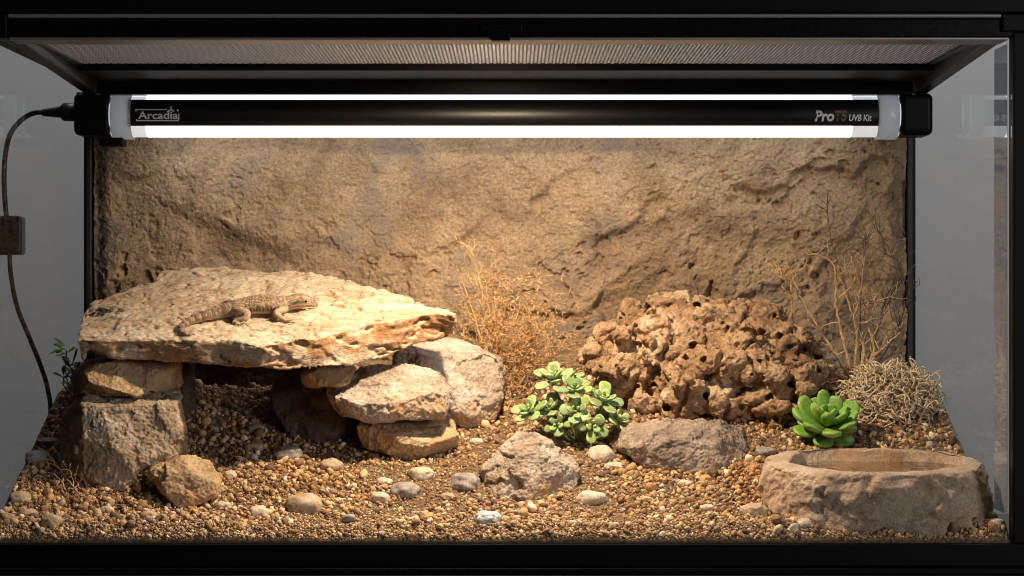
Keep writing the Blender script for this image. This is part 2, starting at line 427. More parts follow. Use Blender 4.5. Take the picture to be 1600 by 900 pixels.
# ---- tube light ----------------------------------------------------------
LY = 0.362; LS = sc(LY); LZ = CAM_Z + (450 - 181.5) * LS; LR = 33.0 * LS
def lx(px): return (px - 800) * LS
Lamp = thing('tube_light', (0, LY, LZ), 'long glowing white tube lamp with a black printed band under the lid', 'tube lamp')
def lampp(name, me, mat, parent=Lamp): return part(name, me, mat, parent)
def xcyl(xs, rs, n=48, y=LY, z=LZ, seg=None, a0=0, a1=2 * math.pi, cap=True, thick=0):
    V = []; F = []; closed = abs(a1 - a0 - 2 * math.pi) < 1e-6; m = n if closed else n + 1
    for x, r in zip(xs, rs):
        for k in range(m):
            a = a0 + (a1 - a0) * k / n
            V.append((x, y - r * math.cos(a), z + r * math.sin(a)))
    for i in range(len(xs) - 1):
        for k in range(n):
            F.append((i * m + k, i * m + (k + 1) % m, (i + 1) * m + (k + 1) % m, (i + 1) * m + k))
    me = bpy.data.meshes.new('m')
    if cap and closed:
        F.append(tuple(range(m))); F.append(tuple(range((len(xs) - 1) * m, len(xs) * m))[::-1])
    me.from_pydata(V, [], F); me.update()
    bm = bmesh.new(); bm.from_mesh(me); bmesh.ops.recalc_face_normals(bm, faces=bm.faces[:]); bm.to_mesh(me); bm.free()
    for p in me.polygons: p.use_smooth = len(p.vertices) == 4
    return me
M_tube, nt, b = newmat('glowing_tube')
b.inputs['Base Color'].default_value = (0.8, 0.8, 0.8, 1); b.inputs['Emission Color'].default_value = (0.97, 0.985, 1, 1); b.inputs['Emission Strength'].default_value = 2.9
M_tubeend, nt, b = newmat('dimmer_tube_end')
b.inputs['Base Color'].default_value = (0.7, 0.7, 0.7, 1); b.inputs['Roughness'].default_value = 0.25; b.inputs['Emission Color'].default_value = (0.95, 0.98, 1, 1); b.inputs['Emission Strength'].default_value = 0.6
lampp('glass_tube', xcyl([lx(232), lx(1328)], [LR, LR]), M_tube)
lampp('tube_end', xcyl([lx(176), lx(231.8)], [LR, LR]), M_tubeend)
lampp('tube_end', xcyl([lx(1328.2), lx(1402)], [LR, LR]), M_tubeend)
RB = LR + 0.0012
band = xcyl([lx(205), lx(1369)], [RB, RB], n=20, a0=math.asin(-17.6 * LS / RB), a1=math.asin(23.5 * LS / RB), cap=False)
bm = bmesh.new(); bm.from_mesh(band); bmesh.ops.solidify(bm, geom=bm.faces[:], thickness=0.001); 
lampp('black_band', bm_me(bm, smooth=False), plain('satin_black_print', (0.007, 0.007, 0.008), 0.35))
for xa, xb in ((178, 210), (1367, 1400)):
    lampp('collar', xcyl([lx(xa), lx(xa) + 0.0005, lx(xb) - 0.0005, lx(xb)], [LR + 0.0016, LR + 0.0024, LR + 0.0024, LR + 0.0016], cap=False), M_collar)
for xa, xb, s_ in ((121, 177.5, -1), (1400.5, 1452, 1)):
    bm = bmesh.new(); box(bm, lx(xa), lx(xb), LY - 0.0225, LY + 0.024, LZ - 0.0215, LZ + 0.0225, 0.006, 4)
    ec = lampp('end_cap', bm_me(bm, smooth=False), M_black)
bm = bmesh.new(); box(bm, lx(158), lx(195), LY - 0.012, LY + 0.012, CAM_Z + (450 - 229) * LS, CAM_Z + (450 - 216) * LS, 0.0015); lampp('mounting_clip', bm_me(bm), M_black)
for a in (126, 1408):
    bm = bmesh.new(); box(bm, lx(a), lx(a + 34), LY - 0.016, LY + 0.012, LZ + 0.0226, 0.4535, 0.001); lampp('mounting_bracket', bm_me(bm), M_rail)
# printed lettering on the band
M_print = plain('pale_grey_print', (0.95, 0.95, 0.95), 0.5); M_printdark = plain('brown_print', (0.26, 0.12, 0.06), 0.4)
def wrap(me, dy=0.0004):
    V = arr(me)   # x, z given in world, y computed on the band
    V[:, 1] = LY - np.sqrt(np.maximum((RB + dy) ** 2 - (V[:, 2] - LZ) ** 2, 1e-9)); setco(me, V); return me
def textme(s, px0, px1, py_base, hpx, bold=0.0, shear=0.0):
    cu = bpy.data.curves.new('t', 'FONT'); cu.body = s; cu.size = 1; cu.offset = bold; cu.shear = shear; cu.resolution_u = 4
    o = bpy.data.objects.new('t', cu); COL.objects.link(o); dg = bpy.context.evaluated_depsgraph_get(); dg.update()
    me = bpy.data.meshes.new_from_object(o.evaluated_get(dg)); bpy.data.objects.remove(o)
    V = arr(me); mn, mx = V.min(0), V.max(0)
    capH = 0.7
    X = lx(px0) + (V[:, 0] - mn[0]) / (mx[0] - mn[0]) * (lx(px1) - lx(px0))
    Z = CAM_Z + (450 - py_base) * LS + V[:, 1] / capH * hpx * LS
    setco(me, np.stack([X, np.zeros_like(X), Z], 1)); return me
lampp('logo_lettering', wrap(textme('Arcadia', 222, 284, 188.5, 11.5, 0.022)), M_print)
def poly_strip(pts, w):   # thin outline in pixel coordinates
    bm = bmesh.new()
    for (a, b2) in zip(pts[:-1], pts[1:]):
        x0_, z0_ = a; x1_, z1_ = b2; d = Vector((x1_ - x0_, z1_ - z0_)); n_ = Vector((-d.y, d.x)).normalized() * w / 2; e_ = d.normalized() * w / 2
        q = [(x0_ - e_.x + n_.x, z0_ - e_.y + n_.y), (x0_ - e_.x - n_.x, z0_ - e_.y - n_.y), (x1_ + e_.x - n_.x, z1_ + e_.y - n_.y), (x1_ + e_.x + n_.x, z1_ + e_.y + n_.y)]
        bm.faces.new([bm.verts.new((lx(u), 0, CAM_Z + (450 - v) * LS)) for u, v in q])
    return bm_me(bm)
lampp('logo_frame', wrap(poly_strip([(265, 174.2), (218.6, 174.2), (219.6, 191.2), (284.6, 191.2), (285.2, 181.5)], 1.8), 0.0005), M_print)
bm = bmesh.new()
for (cx, cz, ra, rb, an) in ((269.5, 176.5, 3.4, 1.6, 0.5), (275.5, 175.6, 3.4, 1.5, -0.6), (272.6, 171.6, 1.5, 3.0, 0.1), (283.5, 175.5, 1.6, 1.5, 0)):
    bm.faces.new([bm.verts.new((lx(cx + ra * math.cos(t) * math.cos(an) - rb * math.sin(t) * math.sin(an)), 0, CAM_Z + (450 - (cz - ra * math.cos(t) * math.sin(an) - rb * math.sin(t) * math.cos(an))) * LS)) for t in np.linspace(0, 2 * math.pi, 14, endpoint=False)])
lampp('logo_leaf', wrap(bm_me(bm), 0.0006), M_print)
lampp('model_lettering', wrap(textme('Pro', 1268, 1298, 191.5, 15.5, 0.035, 0.15)), M_print)
lampp('model_lettering', wrap(textme('T5', 1299, 1317.5, 191.5, 15.5, 0.03, 0.15)), M_printdark)
lampp('model_lettering', wrap(textme('UVB Kit', 1321, 1356, 191.5, 9.5, 0.025, 0.15)), M_print)
# plug, cable and inline switch, outside the left pane
pl = MB(); pz = CAM_Z + (450 - 175) * LS
pl.tube([(lx(121.5), LY, pz), (lx(100), LY, pz), (lx(96), LY, pz)], [0.0098, 0.0096, 0.0075], 20)
plug = lampp('plug', pl.me(), M_rubber)
pl = MB(); pts = []; rr = []
for i in range(15):
    pts.append((lx(97 - i * 2.2), LY, pz - i * 0.00006)); rr.append((0.0068 - 0.0002 * i) * (1 if i % 2 else 0.82))
pl.tube(pts, rr, 16); lampp('strain_relief', pl.me(), M_rubber, plug)
def bez(ctrl, n=60):
    C = [Vector(c) for c in ctrl]; out = []
    for i in range(len(C) - 1):
        p0 = C[max(i - 1, 0)]; p1 = C[i]; p2 = C[i + 1]; p3 = C[min(i + 2, len(C) - 1)]
        for k in range(n):
            t = k / n
            out.append(0.5 * ((2 * p1) + (-p0 + p2) * t + (2 * p0 - 5 * p1 + 4 * p2 - p3) * t * t + (-p0 + 3 * p1 - 3 * p2 + p3) * t ** 3))
    out.append(C[-1]); return out
cab = [P(68, 175.5, LY), P(52, 177, LY - 0.002), P(33, 188, LY - 0.006), P(16, 210, LY - 0.01), P(8, 245, LY - 0.01), P(6.5, 290, LY - 0.01), P(10, 340, LY - 0.01)]
cb = MB(); cb.tube(bez(cab, 14), 0.0027, 12); lampp('power_cable', cb.me(), M_blackgloss)
cab = [P(15, 396, LY - 0.01), P(17, 430, LY - 0.01), P(27, 480, LY - 0.005), P(47, 530, LY), P(63, 570, LY + 0.005), P(75, 610, LY + 0.005), P(78, 660, LY + 0.005), P(60, 800, LY + 0.02), P(-60, 835, LY + 0.02)]
cb = MB(); cb.tube(bez(cab, 14), 0.0025, 12); lampp('power_cable', cb.me(), M_blackgloss)
bm = bmesh.new(); c = P(14, 368, LY - 0.01); box(bm, c.x - 0.0155, c.x + 0.0155, c.y - 0.011, c.y + 0.011, c.z - 0.0205, c.z + 0.0205, 0.0035, 4)
lampp('inline_switch', bm_me(bm, smooth=False), M_blackgloss)

# ================================================================== rock panel
PY0 = 0.432
def panel():
    nx, nz = 900, 400
    xs = np.linspace(XL + 0.0085, XR - 0.0075, nx); zs = np.linspace(0.10, 0.461, nz)
    X, Z = np.meshgrid(xs, zs); p = np.stack([X.ravel(), np.zeros(X.size), Z.ravel()], 1)
    q = p + 0.005 * np.stack([fbm(p, 14, 3, seed=3), np.zeros(len(p)), fbm(p, 14, 3, seed=9)], 1)
    d = 0.008 * fbm(q, 5.0, 3, 0.4, seed=1.3) + 0.0028 * fbm(q, 18, 3, 0.5, seed=5)
    # diagonal ledges like the split face in the photo
    rot = np.stack([q[:, 0] * 0.85 + q[:, 2] * 0.5, q[:, 1], -q[:, 0] * 0.5 + q[:, 2] * 0.85], 1)
    rough_r = sstep(-0.05, 0.20, p[:, 0] * 1.0 - 0.02 + (0.30 - p[:, 2]) * 0.5)
    rough_l = sstep(-0.20, -0.38, p[:, 0])
    rough_b = sstep(0.36, 0.24, p[:, 2])
    rg = np.clip(0.2 + 0.55 * rough_r + 0.2 * rough_l + 0.5 * rough_b, 0, 1.15)
    def blur(v, it):
        G = v.reshape(nz, nx).copy()
        for _ in range(it):
            Q = np.pad(G, 1, mode='edge'); G = (Q[1:-1, :-2] + Q[1:-1, 2:] + Q[:-2, 1:-1] + Q[2:, 1:-1] + 2 * G) / 6
        return G.ravel()
    F1, F2, fc, cid = cells(rot * np.array([0.8, 1, 1.5]) + 0.010 * fbm(p, 30, 4, 0.6)[:, None], 11, 2.1)
    F1b, F2b, fcb, _ = cells(q + 0.004 * fbm(p, 80, 3, 0.6)[:, None], 38, 4.4)
    d += blur(0.0095 * fc * (0.25 + 0.75 * rg), 12) + blur(0.0016 * fcb * rg, 8)
    d += 0.0008 * fbm(q, 60, 5, 0.66, seed=8) * (0.3 + 0.7 * rg ** 2) + 0.0007 * fbm(q, 260, 3, 0.7, seed=12)
    pitm = sstep(0.22, 0.42, fbm(q, 48, 3, seed=21)); d -= 0.0065 * pitm * sstep(-0.1, 0.25, fbm(p, 12, 2, seed=77)) * rg
    pitm = sstep(0.25, 0.5, fbm(q, 110, 2, seed=22)); d -= 0.0022 * pitm * (0.3 + 0.7 * rg)
    # big overhang with shade under it, lower left and right of centre
    led = lambda x, z, cx, cz, sx, sl, h, w: h * sstep(w, 0, np.abs(x - cx) / sx - 0) * (1 / (1 + np.exp(-(z - cz - sl * (x - cx)) / 0.004)) - 0.5)
    x_, z_ = q[:, 0], q[:, 2]
    d += led(x_, z_, -0.30, 0.310, 1, -0.35, 0.012, 0.16)
    d += led(x_, z_, 0.13, 0.318, 1, 0.25, 0.007, 0.13)
    d += led(x_, z_, 0.16, 0.235, 1, -0.1, 0.008, 0.15)
    edge = np.minimum(p[:, 0] - xs[0], xs[-1] - p[:, 0]); d -= 0.010 * sstep(0.02, 0, edge)
    V = p.copy(); V[:, 1] = np.minimum(PY0 - d, DEP - 0.004)
    wob = 0.0012 * fbm(p, 60, 3, seed=31)
    V[:, 0] += wob * sstep(0.01, 0, edge)
    idx = np.arange(nx * nz).reshape(nz, nx)
    F = np.stack([idx[:-1, :-1], idx[:-1, 1:], idx[1:, 1:], idx[1:, :-1]], -1).reshape(-1, 4)
    # back and rim
    b0 = len(V); ring = np.concatenate([idx[0, :], idx[1:, -1], idx[-1, -2::-1], idx[-2:0:-1, 0]])
    Vb = V[ring].copy(); Vb[:, 1] = DEP - 0.0008; n = len(ring)
    k = np.arange(n); F2_ = np.stack([ring[k], b0 + k, b0 + (k + 1) % n, ring[(k + 1) % n]], 1)
    return me_from('m', np.concatenate([V, Vb]), np.concatenate([F, F2_]))
M_panel = rockmat('tan_rock_panel', [(0.20, 0.135, 0.085), (0.34, 0.232, 0.138), (0.43, 0.30, 0.175), (0.53, 0.385, 0.24)], s1=11, s2=300, bump=0.0013, stain=(0.24, 0.195, 0.155), stain_s=6, stain_t=0.56)
tag(mkobj('rock_background', panel(), M_panel, origin=Vector((0, PY0, 0.10))), 'rough tan rock panel covering the whole back of the tank', 'rock panel')

# ================================================================== ground and gravel
def gh(x, y):
    p = np.stack([x, y, np.zeros_like(x)], 1)
    dd = np.sqrt(((x - (1366 - 800) * sc(0.09)) / 0.099) ** 2 + ((y - 0.092) / 0.078) ** 2)
    return np.interp(y, GY, GZ) - 0.06 * sstep(1.0, 0.93, dd) * sstep(0.0, 0.02, y) + 0.0022 * fbm(p, 22, 3, seed=40) * sstep(0, 0.03, y) + 0.0008 * fbm(p, 160, 3, seed=41) + 0.0035 * (fbm(p, 9, 3, seed=43) - 0.1) * sstep(0.05, 0.0, y)
nx, ny = 900, 420
xs = np.linspace(XL + 0.0004, XR - 0.0014, nx); ys = np.linspace(0.0002, 0.4490, ny)
X, Y = np.meshgrid(xs, ys); Zg = gh(X.ravel(), Y.ravel()); Zg = np.maximum(Zg, 0.0275); V = np.stack([X.ravel(), Y.ravel(), Zg], 1)
idx = np.arange(nx * ny).reshape(ny, nx)
F = np.stack([idx[:-1, :-1], idx[:-1, 1:], idx[1:, 1:], idx[1:, :-1]], -1).reshape(-1, 4)
ring = np.concatenate([idx[0, :], idx[1:, -1], idx[-1, -2::-1], idx[-2:0:-1, 0]]); Vb = V[ring].copy(); Vb[:, 2] = 0.0266; b0 = len(V); k = np.arange(len(ring)); n = len(ring)
F = np.concatenate([F, np.stack([ring[k], b0 + k, b0 + (k + 1) % n, ring[(k + 1) % n]], 1)])
M_sand = rockmat('brown_sand', [(0.07, 0.042, 0.022), (0.14, 0.085, 0.043), (0.22, 0.14, 0.072), (0.36, 0.25, 0.14)], s1=300, s2=1100, bump=0.0007)
tag(mkobj('ground', me_from('m', np.concatenate([V, Vb]), F), M_sand, origin=Vector((0, 0, 0.0266))), kind='structure')

def ico(sub):
    bm = bmesh.new(); bmesh.ops.create_icosphere(bm, subdivisions=sub, radius=1.0); bmesh.ops.triangulate(bm, faces=bm.faces[:])
    v = np.array([tuple(a.co) for a in bm.verts]); f = np.array([[b_.index for b_ in a.verts] for a in bm.faces]); bm.free(); return v, f
PAL = np.array([(0.40, 0.25, 0.12), (0.52, 0.35, 0.18), (0.30, 0.165, 0.07), (0.62, 0.47, 0.29), (0.20, 0.11, 0.055), (0.47, 0.27, 0.12), (0.70, 0.60, 0.45), (0.36, 0.29, 0.22), (0.12, 0.075, 0.045)])
PW = np.array([0.18, 0.15, 0.19, 0.09, 0.16, 0.10, 0.04, 0.05, 0.08])
def grains(rng, pos, rad, sub, flat=(0.75, 0.25), rag=0.22):
    v, f = ico(sub); n = len(pos); m = len(v)
    A = rng.normal(size=(n, 3, 3)); Q = np.linalg.qr(A)[0]
    scl = np.stack([np.ones(n), 0.6 + 0.4 * rng.rand(n), 0.42 + 0.4 * rng.rand(n)], 1) * rad[:, None]
    L = v[None] * (1 + rag * (rng.rand(n, m, 1) - 0.5))
    L = L * scl[:, None, :]; L = np.einsum('nij,nmj->nmi', Q, L)
    V = (L + pos[:, None, :]).reshape(-1, 3); F = (f[None] + (np.arange(n) * m)[:, None, None]).reshape(-1, 3)
    ci = rng.choice(len(PAL), n, p=PW / PW.sum()); c = PAL[ci] * (0.75 + 0.5 * rng.rand(n, 1)); C = np.repeat(c, m, axis=0)
    return V, F, C
rng = np.random.RandomState(11)
def scatter(n, r0, r1, power=2.0):
    x = rng.uniform(XL + 0.003, XR - 0.004, n); y = rng.uniform(0.0, 0.425, n) ; y = np.where(rng.rand(n) < 0.25, rng.uniform(0.0, 0.16, n), y)
    r = r0 + (r1 - r0) * rng.rand(n) ** power
    y = np.maximum(y, r + 0.0003); x = np.clip(x, XL + r + 0.0004, XR - 0.0014 - r)
    z = gh(x, y) + r * rng.uniform(-0.25, 0.75, n); return np.stack([x, y, z], 1), r
sets = []
p_, r__ = scatter(46000, 0.0007, 0.0019); sets.append(grains(rng, p_, r__, 1, rag=0.35))
n = 15000; r__ = 0.0006 + 0.0011 * rng.rand(n) ** 2; x = rng.uniform(XL + 0.002, XR - 0.003, n); y = rng.uniform(0, 0.016, n); z = gh(x, y) + r__ * rng.uniform(-.2, .6, n); y = np.maximum(y, r__)
sets.append(grains(rng, np.stack([x, y, z], 1), r__, 1, rag=0.35))
sets[-1][0][:, 1] = np.maximum(sets[-1][0][:, 1], -0.0008); sets[-1][2][:] *= 0.8 * (0.55 + 0.9 * rng.rand(n).repeat(12))[:, None]
n = 900; r__ = 0.0012 + 0.0012 * rng.rand(n); x = rng.uniform(XL + 0.004, XR - 0.005, n); y = rng.uniform(0.002, 0.016, n); z = gh(x, y) + r__ * 0.3; y = np.maximum(y, r__)
sets.append(grains(rng, np.stack([x, y, z], 1), r__, 2, rag=0.16)); sets[-1][0][:, 1] = np.maximum(sets[-1][0][:, 1], -0.0008)
p_, r__ = scatter(15000, 0.0016, 0.0038, 1.8)
mk = fbm(p_ * np.array([1, 1, 0]), 9, 3, seed=50) + 1.1 * sstep(0.10, 0.30, np.abs(p_[:, 0] + 0.02)) + 0.35 * sstep(0.03, 0.0, p_[:, 1]) + 0.5 * (p_[:, 1] > 0.15); keep = mk > -0.22 + 0.35 * rng.rand(len(mk))
sets.append(grains(rng, p_[keep], r__[keep], 2, rag=0.50))
p_, r__ = scatter(1500, 0.0032, 0.0064, 1.8)
mk = fbm(p_ * np.array([1, 1, 0]), 9, 3, seed=50) + 0.9 * sstep(0.20, 0.34, np.abs(p_[:, 0] + 0.02)) + 0.4 * (p_[:, 1] > 0.13); keep = mk > 0.25
sets.append(grains(rng, p_[keep], r__[keep], 2, rag=0.42))
off = 0; VV = []; FF = []; CC = []
for (a, b2, c) in sets:
    VV.append(a); FF.append(b2 + off); CC.append(c); off += len(a)
me = me_from('m', np.concatenate(VV), np.concatenate(FF)); setcol(me, np.concatenate(CC))
tag(mkobj('gravel', me, colmat('mixed_gravel', 0.7, 0.0002, 900, mul=1.10), origin=Vector((0, 0, 0.03))), 'loose tan and brown gravel spread over the floor', 'gravel', kind='stuff')

# ================================================================== rocks
def rock(name, mes, vox, mat, label, cat='rock', group=None, A=(0.004, 0.0028, 0.0012, 0.0007), f=(28, 60, 170, 420), seed=0.0, rel=1, strata=None, col=None, extra=None, origin=None, smooth_n=False):
    me = voxel(mes, vox); relax(me, rel, 0.5)
    for a, ff in ((A[0] * 0.7, f[0]), (A[1] * 0.55, f[1])):
        V = arr(me); N_ = nrm(me); W_ = V + 0.003 * np.stack([fbm(V, 60, 3, seed=seed + 1), fbm(V, 60, 3, seed=seed + 2), fbm(V, 60, 3, seed=seed + 3)], 1)
        if strata is not None: W_ = W_ * np.array(strata)
        _, _, fc, _ = cells(W_, ff, seed)
        setco(me, V + N_ * (a * fc)[:, None]); relax(me, 1, 0.45)
    V = arr(me); N_ = nrm(me)
    d = A[2] * (0.75 * fbm(V, f[2] * 0.4, 5, 0.55, seed=seed) + 0.22 * (ridged(V, f[2], 4, 0.55, seed=seed + 4) - 1.2)) + A[3] * fbm(V, f[3], 3, 0.6, seed=seed)
    if extra is not None:
        if smooth_n: relax(me, 25, 0.6); N_ = nrm(me)
        d = d + extra(V, N_)
    setco(me, V + N_ * d[:, None])
    if smooth_n:
        me = voxel(me, 0.0012); me = bore(me, 120, 4); V = arr(me); N_ = nrm(me)
        d = 0.0011 * fbm(V, 170, 4, 0.65, seed=6) + 0.0008 * (ridged(V, 120, 4, 0.6, seed=5) - 1.2); setco(me, V + N_ * d[:, None])
    o = mkobj(name, me, mat, origin=origin)
    return tag(o, label, cat, group)
_hs = [100]
def H(*pts, chips=30, deep=0.12, grow=1.075):
    V = np.array([tuple(P(*p)) for p in pts]); _hs[0] += 1; rs = np.random.RandomState(_hs[0]); size = (V.max(0) - V.min(0)); sz = float(np.sort(size)[1])
    V = V.mean(0) + (V - V.mean(0)) * np.array([grow, 1.0, grow]); me = hull([Vector(v) for v in V])
    for k in range(chips):
        n = rs.normal(size=3); n[1] = -abs(n[1]) if rs.rand() < 0.7 else n[1]; n /= np.linalg.norm(n)
        W_ = arr(me); hh = (W_ @ n).max() - sz * deep * rs.rand() ** 1.3
        bm = bmesh.new(); bm.from_mesh(me); bpy.data.meshes.remove(me)
        bmesh.ops.bisect_plane(bm, geom=bm.verts[:] + bm.edges[:] + bm.faces[:], plane_co=Vector(n * hh), plane_no=Vector(n), clear_outer=True)
        vs = [v.co.copy() for v in bm.verts]; bm.free(); me = hull(vs)
    return me

M_slab = rockmat('pale_sandstone', [(0.36, 0.265, 0.17), (0.47, 0.36, 0.245), (0.55, 0.44, 0.315), (0.62, 0.52, 0.39)], s1=16, s2=240, bump=0.0009, stain=(0.40, 0.23, 0.10), stain_s=38, stain_t=0.61, stretch=(1, 1.4, 3))
M_tan = rockmat('tan_rock', [(0.27, 0.17, 0.09), (0.44, 0.30, 0.17), (0.54, 0.40, 0.25), (0.64, 0.52, 0.38)], s1=20, s2=260, bump=0.0007, stain=(0.52, 0.28, 0.11), stain_s=26, stain_t=0.60)
M_greytan = rockmat('grey_tan_rock', [(0.24, 0.165, 0.11), (0.38, 0.285, 0.195), (0.49, 0.385, 0.28), (0.62, 0.53, 0.42)], s1=24, s2=260, bump=0.0009, stain=(0.34, 0.22, 0.12), stain_s=20, stain_t=0.60)
M_grey = rockmat('grey_brown_rock', [(0.14, 0.10, 0.075), (0.25, 0.19, 0.145), (0.35, 0.28, 0.22), (0.52, 0.44, 0.36)], s1=30, s2=300, bump=0.0009, stain=(0.30, 0.19, 0.11), stain_s=22, stain_t=0.60)
M_boulder = rockmat('whitish_grey_rock', [(0.24, 0.17, 0.115), (0.37, 0.29, 0.22), (0.48, 0.40, 0.33), (0.62, 0.55, 0.48)], s1=26, s2=260, bump=0.0009, stain=(0.50, 0.28, 0.12), stain_s=14, stain_t=0.60)
M_cave = rockmat('shade_dark_rock', [(0.05, 0.035, 0.022), (0.08, 0.055, 0.035), (0.12, 0.085, 0.055), (0.17, 0.12, 0.08)], s1=24, s2=280, bump=0.0008)  # cave shade is put into this darker brown
M_orange = rockmat('orange_tan_rock', [(0.26, 0.16, 0.085), (0.42, 0.28, 0.155), (0.53, 0.38, 0.225), (0.65, 0.52, 0.36)], s1=24, s2=280, bump=0.0008, stain=(0.46, 0.29, 0.15), stain_s=20, stain_t=0.58)

# flat slab --------------------------------------------------------------
top_back = [(120, 531), (123, 508), (129, 488), (145, 471), (168, 464), (195, 457), (213, 444), (240, 441), (248, 424), (293, 417), (347, 417), (387, 424), (427, 425), (467, 424), (505, 430), (528, 435), (565, 444), (603, 455), (640, 464), (669, 477), (701, 481), (714, 492)]
front = [(709, 495, 716, 512), (680, 489, 697, 527), (656, 491, 668, 535), (621, 501, 640, 541), (587, 507, 605, 558), (555, 515, 571, 566), (525, 520, 548, 572), (493, 528, 510, 575), (453, 533, 464, 576), (413, 541, 405, 576), (347, 533, 347, 572), (288, 533, 285, 568), (240, 531, 228, 566), (187, 531, 178, 561), (145, 533, 138, 545)]
topv = [slab_pt(*p) for p in top_back] + [slab_pt(p[0], p[1]) for p in front]
botv = []
cen = sum(topv, Vector()) / len(topv)
for v in topv[:len(top_back)]:
    w = v.copy(); w += (cen - v).normalized() * 0.006; w.z -= 0.026; botv.append(w)
for v, p in zip(topv[len(top_back):], front):
    s = sc(v.y); w = Vector(((p[2] - 800) * s, v.y + 0.004, CAM_Z - (p[3] - 450) * s)); botv.append(w)
n = len(topv)
bm = bmesh.new(); a_ = [bm.verts.new(v) for v in topv]; b_ = [bm.verts.new(v) for v in botv]
bm.faces.new(a_); bm.faces.new(b_[::-1])
for i in range(n): bm.faces.new((a_[i], b_[i], b_[(i + 1) % n], a_[(i + 1) % n]))
bmesh.ops.recalc_face_normals(bm, faces=bm.faces[:]); bmesh.ops.triangulate(bm, faces=bm.faces[:])
tn = Vector((0, -TS, 1)).normalized()
def slab_extra(V, N_):
    up = N_ @ np.array(tn)
    q = V * np.array([1, 1, 1])
    # side: horizontal strata
    st = fbm(np.stack([V[:, 0] * 28, V[:, 1] * 28, (V[:, 2] - TS * V[:, 1]) * 170], 1), 1.0, 3, seed=3)
    side = sstep(0.75, 0.3, np.abs(up))
    # top: thin flaked layers
    _, _, fc, cid = cells(np.stack([V[:, 0], V[:, 1] * 1.8, V[:, 2] * 0.2], 1) + 0.01 * fbm(V, 25, 3)[:, None], 16, 3.1)
    top = sstep(0.7, 0.95, up)
    crack = sstep(0.06, 0.0, np.abs(fbm(V * np.array([1, 2.6, 1]), 14, 3, seed=17))) * sstep(0.0, 0.3, fbm(V, 20, 2, seed=19))
    pit = sstep(0.25, 0.5, fbm(V, 120, 2, seed=23))
    return side * 0.0011 * st + top * (0.0022 * (np.floor(cid * 3) / 3) - 0.0042 * crack - 0.0016 * pit + 0.0018 * fbm(V, 30, 4, 0.6, seed=29)) - 0.004 * side * sstep(0.25, 0.6, fbm(V * np.array([1, 1, 2]), 35, 3, seed=37))
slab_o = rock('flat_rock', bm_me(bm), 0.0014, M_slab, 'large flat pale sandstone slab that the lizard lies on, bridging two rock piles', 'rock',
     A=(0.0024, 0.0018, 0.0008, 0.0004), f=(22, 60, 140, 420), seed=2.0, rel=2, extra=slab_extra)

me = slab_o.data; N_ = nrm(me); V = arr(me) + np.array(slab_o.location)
sd_ = sstep(0.8, 0.45, N_ @ np.array(tn)) * sstep(-0.35, 0.25, fbm(V, 18, 4, 0.6, seed=61) + 0.1)  # oxidised orange sides, also toned down in place of side shade
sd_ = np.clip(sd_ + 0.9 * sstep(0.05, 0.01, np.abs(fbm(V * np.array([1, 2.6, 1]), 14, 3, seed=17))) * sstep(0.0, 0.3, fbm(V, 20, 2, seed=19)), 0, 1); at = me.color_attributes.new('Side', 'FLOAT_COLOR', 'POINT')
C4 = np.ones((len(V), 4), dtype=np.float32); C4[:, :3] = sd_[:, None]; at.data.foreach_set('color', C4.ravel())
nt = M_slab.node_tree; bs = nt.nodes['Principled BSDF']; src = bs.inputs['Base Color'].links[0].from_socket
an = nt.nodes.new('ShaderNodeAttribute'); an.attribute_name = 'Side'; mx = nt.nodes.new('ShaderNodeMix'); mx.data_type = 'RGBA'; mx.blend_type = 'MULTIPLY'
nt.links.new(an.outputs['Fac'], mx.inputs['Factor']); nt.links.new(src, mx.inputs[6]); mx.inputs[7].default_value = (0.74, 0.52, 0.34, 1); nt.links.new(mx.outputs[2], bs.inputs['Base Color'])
lc = np.array(slab_pt(163, 489)); dl = np.sqrt(((V[:, 0] - lc[0]) / 0.020) ** 2 + ((V[:, 1] - lc[1]) / 0.014) ** 2)
lw = sstep(1.15, 0.7, dl) * sstep(0.02, 0.16, fbm(V * np.array([1.0, 1.0, 1]), 95, 3, 0.6, seed=71)) * sstep(0.3, 0.6, N_ @ np.array(tn))
at = me.color_attributes.new('Lichen', 'FLOAT_COLOR', 'POINT'); C4[:, :3] = lw[:, None]; at.data.foreach_set('color', C4.ravel())
an = nt.nodes.new('ShaderNodeAttribute'); an.attribute_name = 'Lichen'; m2_ = nt.nodes.new('ShaderNodeMix'); m2_.data_type = 'RGBA'
nt.links.new(an.outputs['Fac'], m2_.inputs['Factor']); nt.links.new(mx.outputs[2], m2_.inputs[6]); m2_.inputs[7].default_value = (0.05, 0.048, 0.035, 1); nt.links.new(m2_.outputs[2], bs.inputs['Base Color'])
V_SM = 0.0010
rock('rock', H((100, 640, .125), (112, 625, .13), (285, 622, .13), (290, 640, .125), (290, 700, .12), (268, 757, .11), (130, 770, .105), (100, 745, .115), (97, 690, .12), (215, 650, .103), (228, 750, .100), (178, 640, .112), (110, 612, .22), (285, 610, .22), (110, 700, .22), (285, 700, .22), (150, 790, .12), (250, 790, .12)),
     V_SM, M_greytan, 'tall block-shaped grey tan rock at the bottom of the left pile', seed=5.0, A=(0.0045, 0.003, 0.0016, 0.0008))
rock('rock', H((105, 602, .125), (118, 612, .12), (150, 572, .14), (172, 565, .135), (240, 570, .14), (284, 575, .145), (286, 605, .135), (262, 619, .12), (215, 623, .112), (165, 622, .118), (108, 618, .125), (205, 603, .106), (250, 598, .113), (150, 598, .112), (130, 562, .22), (276, 558, .22), (120, 603, .22), (280, 603, .22)),
     V_SM, M_orange, 'thin wedge-shaped orange tan rock between the tall left block and the slab', seed=9.0, A=(0.002, 0.002, 0.0011, 0.0007), f=(30, 70, 170, 420))
